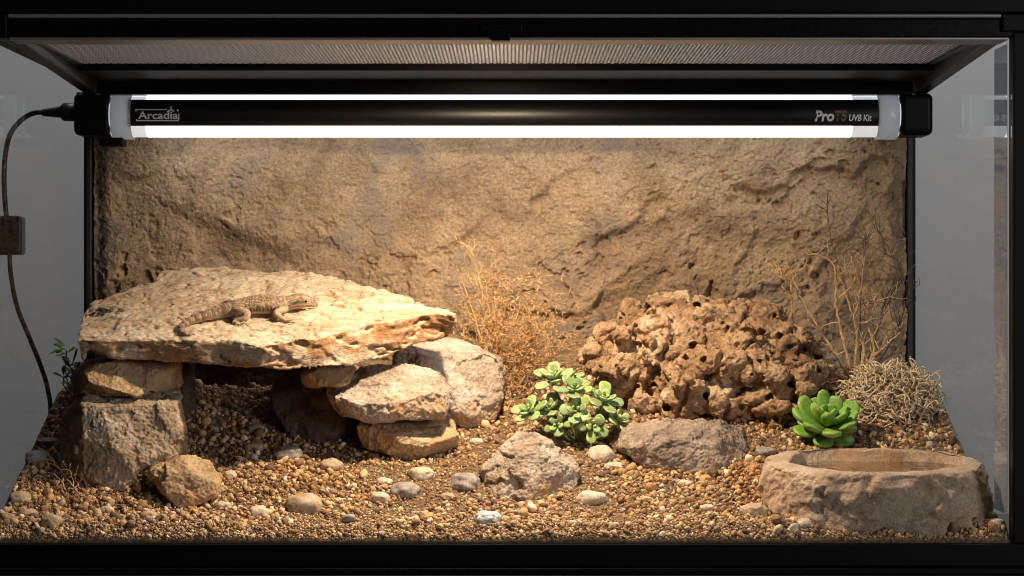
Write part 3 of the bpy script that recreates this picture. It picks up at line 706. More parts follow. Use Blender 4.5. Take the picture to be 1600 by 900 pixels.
rock('rock', H((224, 765, .08), (232, 735, .09), (262, 712, .10), (298, 705, .105), (325, 715, .10), (338, 740, .09), (352, 790, .072), (330, 800, .068), (280, 800, .066), (240, 785, .070), (262, 742, .075), (322, 735, .08), (250, 735, .13), (330, 735, .13)),
     V_SM, M_tan, 'small pale tan rock leaning against the foot of the tall left block', seed=13.0, A=(0.003, 0.002, 0.0013, 0.0007))
rock('rock', H((560, 672, .17), (575, 655, .18), (640, 648, .185), (695, 646, .185), (712, 662, .175), (717, 695, .165), (702, 714, .155), (655, 732, .148), (610, 728, .15), (572, 708, .158), (640, 685, .146), (692, 682, .148), (580, 660, .24), (700, 655, .24), (590, 700, .24), (700, 700, .24)),
     V_SM, M_orange, 'rounded orange tan rock at the bottom of the right pile under the slab', seed=17.0, A=(0.003, 0.0025, 0.0015, 0.0007))
rock('rock', H((508, 625, .152), (520, 600, .155), (545, 572, .165), (600, 566, .17), (650, 568, .175), (672, 580, .17), (690, 605, .16), (706, 630, .16), (704, 650, .16), (640, 656, .15), (580, 661, .145), (535, 650, .14), (560, 612, .135), (520, 640, .14), (640, 605, .145), (530, 590, .23), (700, 600, .23), (550, 640, .23), (690, 640, .23)),
     V_SM, M_boulder, 'whitish rock with orange lower left side, middle of the right pile', seed=21.0, A=(0.003, 0.003, 0.0018, 0.0008), f=(30, 70, 150, 420))
rock('rock', H((466, 584, .15), (480, 574, .16), (560, 572, .17), (555, 600, .15), (510, 612, .14), (478, 606, .145), (470, 595, .145), (480, 580, .22), (550, 580, .22), (480, 600, .2)),
     V_SM, M_orange, 'small orange rock wedged right under the slab edge at the right of the cave', seed=25.0, A=(0.002, 0.002, 0.0012, 0.0006))
rock('rock', H((610, 560, .22), (625, 545, .22), (655, 530, .24), (720, 528, .25), (765, 535, .25), (785, 548, .245), (790, 575, .24), (785, 610, .235), (768, 655, .23), (755, 676, .225), (715, 680, .222), (700, 655, .215), (660, 590, .2), (706, 620, .2), (640, 600, .21), (640, 540, .32), (780, 545, .32), (640, 640, .32), (770, 640, .32)),
     V_SM, M_boulder, 'big grey white boulder at the right end of the slab beside the dry bush', seed=29.0, A=(0.0045, 0.003, 0.0016, 0.0008))
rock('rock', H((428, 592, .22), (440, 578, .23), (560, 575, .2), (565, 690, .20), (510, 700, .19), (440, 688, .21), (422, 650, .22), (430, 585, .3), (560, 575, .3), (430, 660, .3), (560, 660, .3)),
     0.0016, M_cave, 'upright rock coloured for shade inside the cave on its right side', seed=33.0)
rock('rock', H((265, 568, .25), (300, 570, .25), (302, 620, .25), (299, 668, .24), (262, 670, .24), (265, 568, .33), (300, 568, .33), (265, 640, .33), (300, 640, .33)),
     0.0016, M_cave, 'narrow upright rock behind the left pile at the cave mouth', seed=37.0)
rock('rock', H((296, 540, .335), (436, 540, .335), (440, 640, .325), (290, 640, .325), (296, 530, .39), (440, 530, .39), (300, 640, .39), (440, 640, .39)),  # rock added to block light from behind the cave
     0.0018, M_cave, 'added shade-dark rock closing off the back of the cave', seed=39.0)
rock('rock', H((743, 750, .11), (752, 710, .12), (775, 688, .13), (800, 680, .135), (835, 684, .135), (872, 700, .125), (890, 715, .12), (912, 757, .105), (905, 778, .095), (860, 793, .083), (800, 790, .083), (756, 776, .095), (770, 745, .09), (870, 728, .1), (820, 705, .108), (770, 720, .17), (890, 725, .17)),
     V_SM, M_boulder, 'pale rough rock standing alone in the middle front of the gravel', seed=43.0, A=(0.0045, 0.0035, 0.002, 0.0009), f=(26, 60, 150, 420))
rock('rock', H((962, 708, .16), (968, 675, .17), (1000, 657, .185), (1060, 656, .185), (1090, 661, .18), (1110, 652, .185), (1135, 658, .185), (1170, 680, .175), (1180, 710, .165), (1174, 742, .15), (1110, 760, .135), (1040, 760, .13), (985, 745, .14), (1000, 700, .145), (1060, 690, .138), (1150, 700, .15), (980, 680, .23), (1165, 680, .23)),
     V_SM, M_grey, 'grey brown rock with whitish veins in front of the porous rock', seed=47.0, A=(0.0035, 0.003, 0.0016, 0.0008))

# porous rock -------------------------------------------------------------
rr_ = random.Random(5)
lumps = []
def lump(px, py, rx, rz, y, ry):
    s = sc(y); lumps.append(ball_me(P(px, py, y), (rx * s, ry, rz * s), 3))
for a in [(1060, 480, 62, 26, .345, .03), (1000, 490, 36, 26, .33, .025), (1140, 492, 62, 28, .335, .03), (1190, 500, 42, 32, .325, .03), (968, 530, 52, 34, .31, .03),
          (1050, 520, 90, 40, .31, .04), (1150, 530, 85, 42, .305, .04), (1225, 540, 55, 36, .30, .035), (1270, 575, 36, 28, .30, .025),
          (935, 560, 36, 32, .29, .025), (990, 565, 60, 42, .28, .035), (1075, 575, 82, 46, .27, .04), (1165, 580, 75, 48, .27, .04), (1235, 590, 50, 40, .275, .035),
          (965, 605, 40, 34, .285, .03), (1005, 625, 40, 30, .275, .03), (1075, 618, 52, 42, .255, .03), (1125, 622, 45, 34, .25, .03), (1185, 625, 50, 34, .25, .03), (1212, 650, 28, 34, .245, .022), (1205, 615, 35, 45, .24, .02),
          (1090, 550, 140, 55, .335, .04), (1010, 640, 50, 20, .30, .02), (1240, 620, 25, 25, .26, .02), (1060, 640, 26, 28, .25, .02)]: lump(*a)
base_l = [(1060, 500, 120, 50, .32), (1100, 560, 180, 60, .285), (1150, 600, 110, 50, .26), (970, 560, 60, 40, .28)]
for i in range(34):
    b0_ = rr_.choice(base_l); an = rr_.uniform(0, 6.28); k = rr_.uniform(0.3, 1.0)
    x_ = b0_[0] + b0_[2] * k * math.cos(an); z_ = b0_[1] + b0_[3] * k * math.sin(an) * 0.9
    r = rr_.uniform(15, 30); top = 455 + ((x_ - 1080) / 200) ** 2 * 90
    if z_ < top + r * 0.7 or x_ > 1290 or x_ < 910: continue
    lump(x_, z_, r * 1.25, r * 0.8, b0_[4] - 0.028 + rr_.uniform(-.008, .008) + 0.00006 * max(0, 560 - z_), r * 0.0006)
def pores(V, N_):
    W_ = V + 0.0030 * np.stack([fbm(V, 60, 3, seed=1), fbm(V, 60, 3, seed=2), fbm(V, 60, 3, seed=3)], 1)
    F1, F2, fc, cid = cells(W_, 24, 3.2); d = 0.0024 * fc - 0.009 * sstep(0.15, 0.0, F2 - F1)
    F1, F2, fc, cid = cells(W_, 62, 8.2); d += 0.0010 * fc - 0.0018 * sstep(0.12, 0.0, F2 - F1)
    return d + 0.0014 * fbm(V, 50, 5, 0.55, seed=9)
def bore(me, count, seed):
    # cut rounded holes of mixed size into the faces one can see
    V = arr(me); N_ = nrm(me); rs = np.random.RandomState(seed); ok = np.where((N_[:, 1] < 0.1) & (N_[:, 2] > -0.7))[0]; cs = []; ch = []
    for _ in range(count * 8):
        k = ok[rs.randint(len(ok))]; r_ = 0.0024 + 0.0056 * rs.rand() ** 1.8
        if all(np.linalg.norm(V[k] - c) > (r_ + q) * 1.25 for c, q in ch):
            ch.append((V[k], r_)); n_ = N_[k] * 0.6 + np.array([0, -0.6, 0.1]); n_ /= np.linalg.norm(n_)
            bm = bmesh.new(); bmesh.ops.create_icosphere(bm, subdivisions=3, radius=1.0)
            rot = Vector(n_).to_track_quat('Z', 'Y').to_matrix()
            el = (r_ * rs.uniform(.8, 1.3), r_ * rs.uniform(.7, 1.0), r_ * 2.0)
            for v in bm.verts: v.co = Vector(V[k] - n_ * r_ * 0.9) + rot @ Vector((v.co.x * el[0], v.co.y * el[1], v.co.z * el[2]))
            cs.append(bm_me(bm))
        if len(ch) >= count: break
    cut = voxel(join_me(cs), 0.0009)
    a = bpy.data.objects.new('temporary', me); b2 = bpy.data.objects.new('temporary', cut); COL.objects.link(a); COL.objects.link(b2)
    m = a.modifiers.new('b', 'BOOLEAN'); m.operation = 'DIFFERENCE'; m.object = b2; m.solver = 'EXACT'
    dg = bpy.context.evaluated_depsgraph_get(); out = bpy.data.meshes.new_from_object(a.evaluated_get(dg), depsgraph=dg)
    bpy.data.objects.remove(a); bpy.data.objects.remove(b2); bpy.data.meshes.remove(me)
    return voxel(out, 0.0010)
M_porous = rockmat('brown_porous_stone', [(0.20, 0.115, 0.058), (0.35, 0.215, 0.115), (0.49, 0.325, 0.19), (0.67, 0.52, 0.36)], s1=28, s2=360, bump=0.0015, stain=(0.16, 0.09, 0.05), stain_s=40, stain_t=0.60)
rock('porous_rock', join_me(lumps), 0.0012, M_porous, 'big brown rock full of holes and crevices, right of centre', seed=51.0, A=(0.002, 0.002, 0.0016, 0.0009), f=(35, 80, 200, 450), rel=1, extra=pores, smooth_n=True)

# ================================================================== water dish
def dish():
    na, rows = 560, []
    cx, cy = 1366, 0.092; s = sc(0.09); cxw = (cx - 800) * s
    def ring(rx, ry, z, zb, sq=2.6, wob=0.0, fy=0.0):
        out = []
        for k in range(na):
            t = 2 * math.pi * k / na; c, s_ = math.cos(t), math.sin(t)
            e = 2 / sq; x = rx * math.copysign(abs(c) ** e, c); y = ry * math.copysign(abs(s_) ** e, s_)
            zz = z + (zb - z) * (s_ * 0.5 + 0.5)
            out.append((cxw + x, cy + y + fy, zz))
        return out
    prof = [(0.107, 0.088, 0.030, 0.045), (0.1075, 0.088, 0.045, 0.06), (0.1065, 0.0865, 0.060, 0.072), (0.1030, 0.0835, 0.074, 0.085), (0.0985, 0.0805, 0.0825, 0.092), (0.096, 0.079, 0.0850, 0.0955), (0.0915, 0.0745, 0.0868, 0.0965),
            (0.083, 0.067, 0.0870, 0.0970), (0.0805, 0.0640, 0.0860, 0.0955), (0.0785, 0.0615, 0.0815, 0.088), (0.074, 0.056, 0.076, 0.078), (0.055, 0.04, 0.068, 0.068), (0.0, 0.0, 0.067, 0.067)]
    steps = [12, 12, 12, 10, 5, 8, 12, 5, 8, 8, 10, 20]
    rings = []
    R_ = [np.array(ring(a, b, c, d, sq=2.7 if i < 6 else 2.3)) for i, (a, b, c, d) in enumerate(prof)]
    lv = []
    for i, st in enumerate(steps):
        for k in range(st): u = k / st; rings.append(R_[i] * (1 - u) + R_[i + 1] * u); lv.append(i + u)
    rings.append(R_[-1]); lv.append(len(steps))
    V = np.concatenate(rings); m = len(rings); lv = np.repeat(lv, na)
    idx = np.arange(m * na).reshape(m, na)
    F = np.stack([idx[:-1], np.roll(idx, -1, 1)[:-1], np.roll(idx, -1, 1)[1:], idx[1:]], -1).reshape(-1, 4)
    dirv = V - np.array([cxw, cy, 0]); dirv[:, 2] = 0; ln = np.linalg.norm(dirv, axis=1)[:, None] + 1e-6; dirv /= ln
    outer = sstep(6.6, 5.2, lv); inner = sstep(6.6, 7.5, lv)
    _, _, fc, _ = cells(V * np.array([1, 1, 1.3]) + 0.003 * fbm(V, 60, 2)[:, None], 21, 2.2)
    _, _, fc2, _ = cells(V, 55, 5.2)
    ang = np.arctan2(dirv[:, 1], dirv[:, 0])
    d = outer * (0.0060 * fc + 0.0016 * fc2 + 0.0024 * fbm(V, 70, 5, 0.62, seed=2) + 0.0008 * fbm(V, 260, 3, 0.6)) + outer * 0.003 * fbm(V, 14, 2, seed=8)
    # irregular basin outline: narrower on the left front, notch on the right
    big = np.stack([np.cos(ang), np.sin(ang), np.zeros_like(ang)], 1)
    d += inner * sstep(12, 8, lv) * (0.010 * fbm(big, 1.1, 2, seed=4) + 0.0014 * fbm(V, 60, 4, 0.6))
    V = V + dirv * d[:, None]; V[:, 2] += 0.0012 * fbm(V, 45, 4, seed=6) * sstep(2, 5, lv) + 0.0004 * fbm(V, 240, 3, seed=9)
    G = V.reshape(m, na, 3)
    for _ in range(2): G[1:-1] = (G[:-2] + G[2:] + np.roll(G, 1, 1)[1:-1] + np.roll(G, -1, 1)[1:-1] + 2 * G[1:-1]) / 6
    V = G.reshape(-1, 3)
    V[:, 1] = np.maximum(V[:, 1], 0.0006)
    return me_from('m', V, F), cxw, cy
me, cxw, cy = dish()
D = thing('water_dish', (cxw, cy, 0.045), 'low tan stone dish holding clear water in the right front corner', 'water dish')
M_dish = rockmat('tan_cast_stone', [(0.33, 0.225, 0.15), (0.44, 0.315, 0.215), (0.51, 0.38, 0.265), (0.58, 0.455, 0.335)], s1=22, s2=380, bump=0.0010, rough=0.7, stain=(0.42, 0.25, 0.12), stain_s=12, stain_t=0.6, spec=0.4)
part('stone_basin', me, M_dish, D)
M_water, nt, b = newmat('still_water')
b.inputs['Base Color'].default_value = (0.9, 0.86, 0.78, 1); b.inputs['Roughness'].default_value = 0.03; b.inputs['IOR'].default_value = 1.33; b.inputs['Transmission Weight'].default_value = 1
tc = nt.nodes.new('ShaderNodeTexCoord'); nn = nt.nodes.new('ShaderNodeTexNoise'); nn.inputs['Scale'].default_value = 40; nn.inputs['Detail'].default_value = 2; nt.links.new(tc.outputs['Object'], nn.inputs['Vector'])
bp = nt.nodes.new('ShaderNodeBump'); bp.inputs['Distance'].default_value = 0.004; nt.links.new(nn.outputs['Fac'], bp.inputs['Height']); nt.links.new(bp.outputs[0], b.inputs['Normal'])
tt = nt.nodes.new('ShaderNodeBsdfTransparent'); tt.inputs[0].default_value = (0.93, 0.88, 0.80, 1); gl = nt.nodes.new('ShaderNodeBsdfGlossy'); gl.inputs['Roughness'].default_value = 0.03
fr = nt.nodes.new('ShaderNodeFresnel'); fr.inputs[0].default_value = 1.33; nt.links.new(bp.outputs[0], fr.inputs['Normal']); nt.links.new(bp.outputs[0], gl.inputs['Normal'])
mx = nt.nodes.new('ShaderNodeMixShader'); nt.links.new(fr.outputs[0], mx.inputs[0]); nt.links.new(tt.outputs[0], mx.inputs[1]); nt.links.new(gl.outputs[0], mx.inputs[2]); nt.links.new(mx.outputs[0], nt.nodes['Material Output'].inputs[0])
V = [(cxw, cy, 0.0852)]; n = 64
for k in range(n): V.append((cxw + 0.088 * math.cos(2 * math.pi * k / n), cy + 0.068 * math.sin(2 * math.pi * k / n), 0.0852))
me = bpy.data.meshes.new('m'); me.from_pydata(V, [], [(0, 1 + k, 1 + (k + 1) % n) for k in range(n)]); me.update(); part('water', me, M_water, D)

# ================================================================== pebbles
M_peb = [rockmat('pale_pebble', [(0.50, 0.40, 0.29), (0.60, 0.50, 0.38), (0.68, 0.59, 0.47), (0.74, 0.67, 0.56)], s1=60, s2=500, bump=0.0003, rough=0.6),
         rockmat('tan_pebble', [(0.34, 0.23, 0.14), (0.46, 0.33, 0.21), (0.55, 0.42, 0.28), (0.62, 0.50, 0.36)], s1=60, s2=500, bump=0.0003, rough=0.6),
         rockmat('grey_pebble', [(0.22, 0.19, 0.17), (0.32, 0.28, 0.24), (0.40, 0.36, 0.31), (0.5, 0.46, 0.41)], s1=60, s2=500, bump=0.0003, rough=0.6),
         rockmat('white_blue_pebble', [(0.42, 0.44, 0.48), (0.55, 0.57, 0.60), (0.66, 0.67, 0.69), (0.75, 0.75, 0.76)], s1=60, s2=500, bump=0.0003, rough=0.5)]
pebbles = [
 (450, 706, 46, 28, 2, 'grey oval pebble in the shade at the mouth of the cave'),
 (517, 725, 38, 26, 1, 'tan round pebble just outside the cave shade, left of the right rock pile'),
 (476, 785, 58, 38, 1, 'biggest tan pebble in the open gravel between the two rock piles'),
 (404, 799, 36, 22, 0, 'pale flat pebble in front, left of the biggest tan pebble'),
 (594, 776, 32, 20, 0, 'small pale oval pebble left of the greyish faceted pebble'),
 (600, 751, 26, 15, 0, 'small cream pebble behind the small pale oval one'),
 (634, 764, 44, 30, 2, 'greyish faceted pebble in front of the orange tan rock'),
 (658, 738, 38, 26, 0, 'pale round pebble touching the foot of the right rock pile'),
 (727, 751, 50, 36, 2, 'grey brown pebble close to the left side of the middle rock'),
 (762, 807, 42, 26, 3, 'white bluish pebble lying at the very front of the gravel'),
 (925, 776, 48, 26, 0, 'cream oval pebble at the right foot of the middle rock'),
 (938, 707, 44, 30, 0, 'cream pebble between the left succulent and the grey brown rock'),
 (1177, 797, 46, 27, 1, 'smooth tan pebble beside the left foot of the water dish'),
 (1258, 816, 26, 17, 0, 'pale round pebble in front of the water dish, left part'),
 (1288, 832, 24, 12, 0, 'small white pebble at the front glass below the water dish'),
 (80, 812, 34, 26, 1, 'tan pebble in the left front corner, larger of two side by side'),
 (44, 801, 30, 18, 1, 'yellowish pebble in the left front corner, smaller of two side by side'),
 (32, 776, 36, 24, 1, 'brown tan pebble against the left glass near the front'),
 (348, 789, 26, 15, 0, 'pale pebble touching the right corner of the small tan rock'),
 (745, 689, 22, 12, 0, 'tiny pale pebble right of the right rock pile base'),
 (960, 727, 32, 14, 0, 'whitish pebble at the left foot of the grey brown rock'),
 (400, 668, 30, 18, 2, 'grey pebble deep in the dark of the cave, left one'),
 (398, 697, 34, 16, 1, 'brown flat pebble in the cave just behind its mouth'),
 (360, 741, 20, 18, 0, 'small pale pebble right of the small tan rock top'),
 (58, 713, 42, 24, 2, 'blue grey angular stone against the left glass'),
 (76, 690, 32, 16, 2, 'reddish grey flat stone above the blue grey one at the left glass'),
 (84, 642, 16, 14, 1, 'small orange pebble beside the left pile, below the green weed'),
 (1196, 704, 28, 17, 2, 'grey pebble behind the dish next to the grey brown rock, larger'),
 (1212, 717, 20, 13, 2, 'grey pebble behind the dish next to the grey brown rock, smaller'),
 (1550, 806, 18, 18, 1, 'tan knobbly pebble in the right front corner, upper of a pile'),
 (1557, 822, 24, 16, 0, 'pale pebble in the right front corner against the post'),
 (1502, 824, 34, 22, 1, 'tan pebble under the right end of the water dish'),
 (1452, 829, 26, 16, 1, 'brownish pebble in front of the middle of the water dish'),
 (1070, 754, 24, 11, 0, 'small pale pebble at the front foot of the grey brown rock'),
 (895, 820, 20, 12, 1, 'small tan pebble at the front, right of the bluish one'),
 (168, 795, 22, 14, 0, 'cream pebble in front of the tall left block'),
 (232, 804, 26, 16, 1, 'tan pebble in front of the small tan rock'),
 (700, 775, 24, 14, 1, 'brown pebble between the greyish pebble and the middle rock'),
 (1010, 780, 22, 12, 1, 'small brown pebble in the open gravel right of the middle rock'),
 (1105, 792, 24, 13, 0, 'small cream pebble in the open gravel left of the smooth tan one'),
 (545, 808, 22, 13, 2, 'small grey pebble at the front below the biggest tan one'),
]
for i, (px, py, w, h, mi, lab) in enumerate(pebbles):
    yb = y_at(min(py + h * 0.42, 823)); s = sc(yb); rx = w / 2 * s; rz = h / 2 * s; ry = max(min(rx, rz * 1.5), rz)
    yb = max(yb + ry * 0.6, ry + 0.001); c = P(px, py, yb)
    c.z = max(c.z - rz * 0.28, g(yb) + rz * 0.1)
    bm = bmesh.new(); bmesh.ops.create_icosphere(bm, subdivisions=4, radius=1); V = np.array([tuple(v.co) for v in bm.verts]); bm.free; 
    me = bm_me(bm, smooth=True)
    sq = np.sign(V) * np.abs(V) ** 0.88
    _, _, fc, _ = cells(V, 1.3, i * 3.7); d = 1 + (0.20 if mi == 2 or i % 3 == 0 else 0.10) * fc + 0.09 * fbm(V, 1.4, 4, 0.55, seed=i * 1.9)
    V = sq * d[:, None] * np.array([rx, ry, rz]) + np.array(c); setco(me, V); relax(me, 1)
    V = arr(me); V[:, 1] = np.maximum(V[:, 1], 0.0004); V[:, 0] = np.clip(V[:, 0], XL + 0.0004, XR - 0.0012); setco(me, V)
    tag(mkobj('pebble', me, M_peb[mi]), lab, 'pebble', 'larger pebbles lying on the gravel')

# ================================================================== lizard
def lizard():
    # px, ground py, radius (m)
    sp = [(304, 525.5, .0011), (296, 527, .0016), (288, 526, .0021), (284, 521, .0026), (285, 515, .0031), (291, 511, .0036), (300, 507, .0042), (312, 503.5, .0049), (325, 501, .0055), (341, 498, .0061), (357, 495.5, .0075),
          (372, 493, .0086), (388, 491.5, .0096), (404, 490.5, .0103), (420, 490, .0101), (435, 489.5, .0092), (447, 488, .0079), (457, 487, .0080), (467, 486.5, .0086), (476, 486, .0081), (485, 485.5, .0062), (492, 485, .0042), (496, 484.5, .0027)]
    C = []; R_ = []
    for px, py, r in sp:
        c = slab_pt(px, py) + tn * (r * 0.86 + 0.0008); C.append(c); R_.append(r)
    # raise the head
    for i, l in zip(range(15, 23), (0.0004, 0.0010, 0.0018, 0.0023, 0.0026, 0.0026, 0.0025, 0.0024)): C[i] = C[i] + tn * l
    # interpolate
    Cn = bez(C, 6); t = np.linspace(0, len(R_) - 1, len(Cn)); Rn = np.interp(t, range(len(R_)), R_)
    fl = np.interp(t, [0, 8, 12, 15, 17, 22], [0.95, 0.95, 0.9, 0.95, 0.92, 0.78])
    mb = MB(); n = 28; base = 0
    for i, (c, r) in enumerate(zip(Cn, Rn)):
        T_ = (Cn[min(i + 1, len(Cn) - 1)] - Cn[max(i - 1, 0)]).normalized(); sd = tn.cross(T_).normalized(); up = T_.cross(sd)
        for k in range(n):
            a = 2 * math.pi * k / n; ss = math.sin(a)
            mb.V.append(c + sd * math.cos(a) * r * (1.08 if 10 < t[i] < 16 else 1.0) + up * ss * r * (fl[i] if ss > 0 else fl[i] * 0.9))
    m = len(Cn)
    for i in range(m - 1):
        for k in range(n):
            a = i * n + k; b2 = i * n + (k + 1) % n; mb.F.append((a, b2, b2 + n, a + n))
    mb.F.append(tuple(range(n))[::-1]); mb.F.append(tuple(range((m - 1) * n, m * n)))
    mes = [mb.me()]
    def S(px, py, h): return slab_pt(px, py) + tn * h
    def limb(pts, rad):
        b_ = MB(); b_.tube(bez(pts, 5), list(np.interp(np.linspace(0, len(rad) - 1, (len(pts) - 1) * 5 + 1), range(len(rad)), rad)), 12); mes.append(b_.me())
        for p, r in ((pts[0], rad[0]), (pts[-1], rad[-1])): mes.append(ball_me(p, (r, r, r), 2))
    def toes(p, dirs, r=0.00075):
        for (dx, dy, L_) in dirs:
            d = Vector((dx, dy, dy * TS)).normalized(); q0 = p; q1 = p + d * L_ * 0.55 + tn * 0.0011; q2 = p + d * L_ - tn * 0.0005
            b_ = MB(); b_.tube(bez([q0, q1, q2], 5), list(np.linspace(r * 1.15, r * 0.6, 11)), 8); mes.append(b_.me())
    # near hind leg
    limb([S(365, 497, .0072), S(377, 501, .0090), S(386, 503, .0082), S(382, 505, .0045), S(370, 505, .0026), S(366, 506, .0018)], [.0046, .0048, .0042, .0034, .0027, .0022])
    limb([S(366, 506, .0018), S(374, 508, .0013)], [.0018, .0016]); toes(S(373, 508, .0012), [(1, 0.25, .0085), (1, -0.25, .0095), (0.8, -0.8, .0085), (0.2, -1, .0065), (-0.7, -0.5, .0045)])
    # near front leg
    limb([S(446, 494, .0070), S(438, 498, .0078), S(432, 500, .0068), S(436, 501, .0045), S(442, 502, .0024), S(445, 503, .0016)], [.0036, .0037, .0034, .0030, .0024, .0020])
    limb([S(445, 503, .0016), S(450, 503, .0013)], [.0017, .0015]); toes(S(449, 503, .0012), [(1, 0.5, .0065), (1, 0.1, .0080), (1, -0.4, .0075), (0.5, -1, .006), (-0.3, -1, .004)])
    # far legs
    limb([S(368, 484, .0060), S(358, 481, .0050), S(349, 480, .0030), S(343, 482, .0016)], [.0036, .0034, .0026, .0018]); toes(S(343, 482, .0012), [(-1, 0.3, .006), (-1, -0.3, .006), (-0.5, 0.9, .005), (0.2, 1, .004), (-0.9, -0.8, .004)])
    limb([S(440, 478, .0060), S(450, 473, .0065), S(458, 473, .0035), S(462, 474, .0016)], [.0027, .0028, .0022, .0016]); toes(S(462, 474, .0012), [(1, 0.4, .007), (1, 0, .007), (0.6, 0.9, .006), (0.1, 1, .005), (0.8, -0.6, .004)])
    # brow ridges over the eyes
    hx = Cn[int(19 * 6)]; T_ = (Cn[118] - Cn[110]).normalized(); sd = tn.cross(T_).normalized()
    for s_ in (1, -1): mes.append(ball_me(hx + sd * s_ * 0.0044 + tn * 0.0029 + T_ * 0.0012, (0.0032, 0.0026, 0.0018), 2))
    me = voxel(join_me(mes), 0.00042); relax(me, 2, 0.5)
    V = arr(me); N_ = nrm(me)
    CC = np.array([tuple(c) for c in Cn]); best = np.zeros(len(V)); bd = np.full(len(V), 9.0); rel = np.zeros((len(V), 3))
    for i, c in enumerate(CC):
        dd = np.linalg.norm(V - c, axis=1); mm = dd < bd; bd = np.where(mm, dd, bd); best = np.where(mm, t[i], best); rel[mm] = (V - c)[mm]
    tnn = np.array(tn); rad = np.interp(best, range(len(R_)), R_); h = (rel @ tnn) / rad     # -1 belly .. 1 back
    body = sstep(1.45, 1.15, bd / rad)
    F1, F2, fc, cid = cells(V, 620, 2.0)
    d = 0.00028 * (0.5 - F1) * (0.5 + 0.5 * sstep(-0.6, 0.2, h))
    # spiky tubercles on the back and tail
    F1b, _, _, cb_ = cells(V, 330, 5.0, 0.7); spike = sstep(0.42, 0.05, F1b) * sstep(0.25, 0.6, h) * body * sstep(18, 15, best); d += 0.0009 * spike
    ringd = np.cos(best * 2 * math.pi * 1.1); d += 0.0003 * np.clip(ringd, 0, 1) * sstep(11, 9, best) * body
    setco(me, V + N_ * d[:, None])
    tanc = np.array((0.31, 0.215, 0.13)); brown = np.array((0.085, 0.05, 0.027)); belly = np.array((0.62, 0.42, 0.27)); pale = np.array((0.50, 0.38, 0.26)); green = np.array((0.10, 0.085, 0.03)); pink = np.array((0.62, 0.33, 0.20))
    c = np.tile(tanc, (len(V), 1)); nz = fbm(V, 260, 3, seed=4)[:, None]; c = c * (1 + 0.5 * nz)
    def mixc(c, w, k): w = np.clip(w, 0, 1)[:, None]; return c * (1 - w) + k * w
    c = mixc(c, sstep(0.5, 0.7, cid) * 0.6, brown)
    c = mixc(c, sstep(0.15, 0.45, np.cos(best * 2 * math.pi * 0.95)) * sstep(11.5, 10, best) * sstep(-0.5, 0.1, h) * body * 0.75, brown)
    c = mixc(c, sstep(0.75, 0.9, cid) * sstep(-0.2, 0.2, h) * sstep(10, 12, best) * 0.7 * body, brown)
    lat = sstep(0.35, 0.15, np.abs(h + 0.15)) * sstep(10.8, 11.5, best) * sstep(15.8, 15, best) * body
    c = mixc(c, lat * sstep(0.0, 0.4, np.cos(best * 2 * math.pi * 3.2)) * 0.9, brown * 0.8)
    c = mixc(c, sstep(-0.25, -0.6, h) * body * 0.85, belly)
    c = mixc(c, spike * 0.5, pale)
    hd = sstep(16.2, 17, best) * body
    c = mixc(c, hd * sstep(0.22, 0.1, np.abs(h - 0.22)) * sstep(19.5, 19.0, best) * 0.95, green)
    c = mixc(c, hd * sstep(0.16, 0.06, np.abs(h + 0.10)) * 0.8, pale)
    c = mixc(c, hd * sstep(-0.25, -0.45, h) * 0.9, pink)
    c = mixc(c, hd * sstep(0.06, 0.0, np.abs(h + 0.30)) * sstep(18.2, 18.8, best) * 0.8, brown * 0.6)
    c = mixc(c, (1 - body) * 0.35, pale)
    setcol(me, np.clip(c, 0.02, 0.9))
    ori = Vector(Cn[75]) - tn * 0.009
    o = tag(mkobj('lizard', me, colmat('lizard_skin', 0.6, 0.0002, 1400, var=0.25), origin=ori), 'small speckled tan lizard with a curled banded tail basking on the flat slab', 'lizard')
    k = int(19.3 * 6); hx = Cn[k]; T_ = (Cn[k + 3] - Cn[k - 3]).normalized(); sd = tn.cross(T_).normalized(); rr2 = Rn[k]
    M_eye = plain('dark_wet_eye', (0.02, 0.012, 0.008), 0.08); M_lid = plain('eyelid_skin', (0.36, 0.25, 0.14), 0.6)
    for s_ in (1, -1):
        c = hx + sd * s_ * rr2 * 0.88 + tn * rr2 * 0.28; me = ball_me(c, (0.00155, 0.00155, 0.00155), 3)
        for p in me.polygons: p.use_smooth = True
        e = part('eye', me, M_eye, o)
        b_ = MB(); ax = (sd * s_ + tn * 0.15).normalized(); u = ax.cross(tn).normalized(); w = ax.cross(u)
        b_.tube([c + ax * 0.0007 + u * 0.0019 * math.cos(a) + w * 0.0014 * math.sin(a) for a in np.linspace(0, 2 * math.pi, 25)], 0.00035, 8, cap=False)
        part('eyelid', b_.me(), M_lid, e)
        c2 = Cn[-3] + sd * s_ * 0.0024 + tn * 0.0006; part('nostril', ball_me(c2, (0.0004,) * 3, 2), M_eye, o)
lizard()

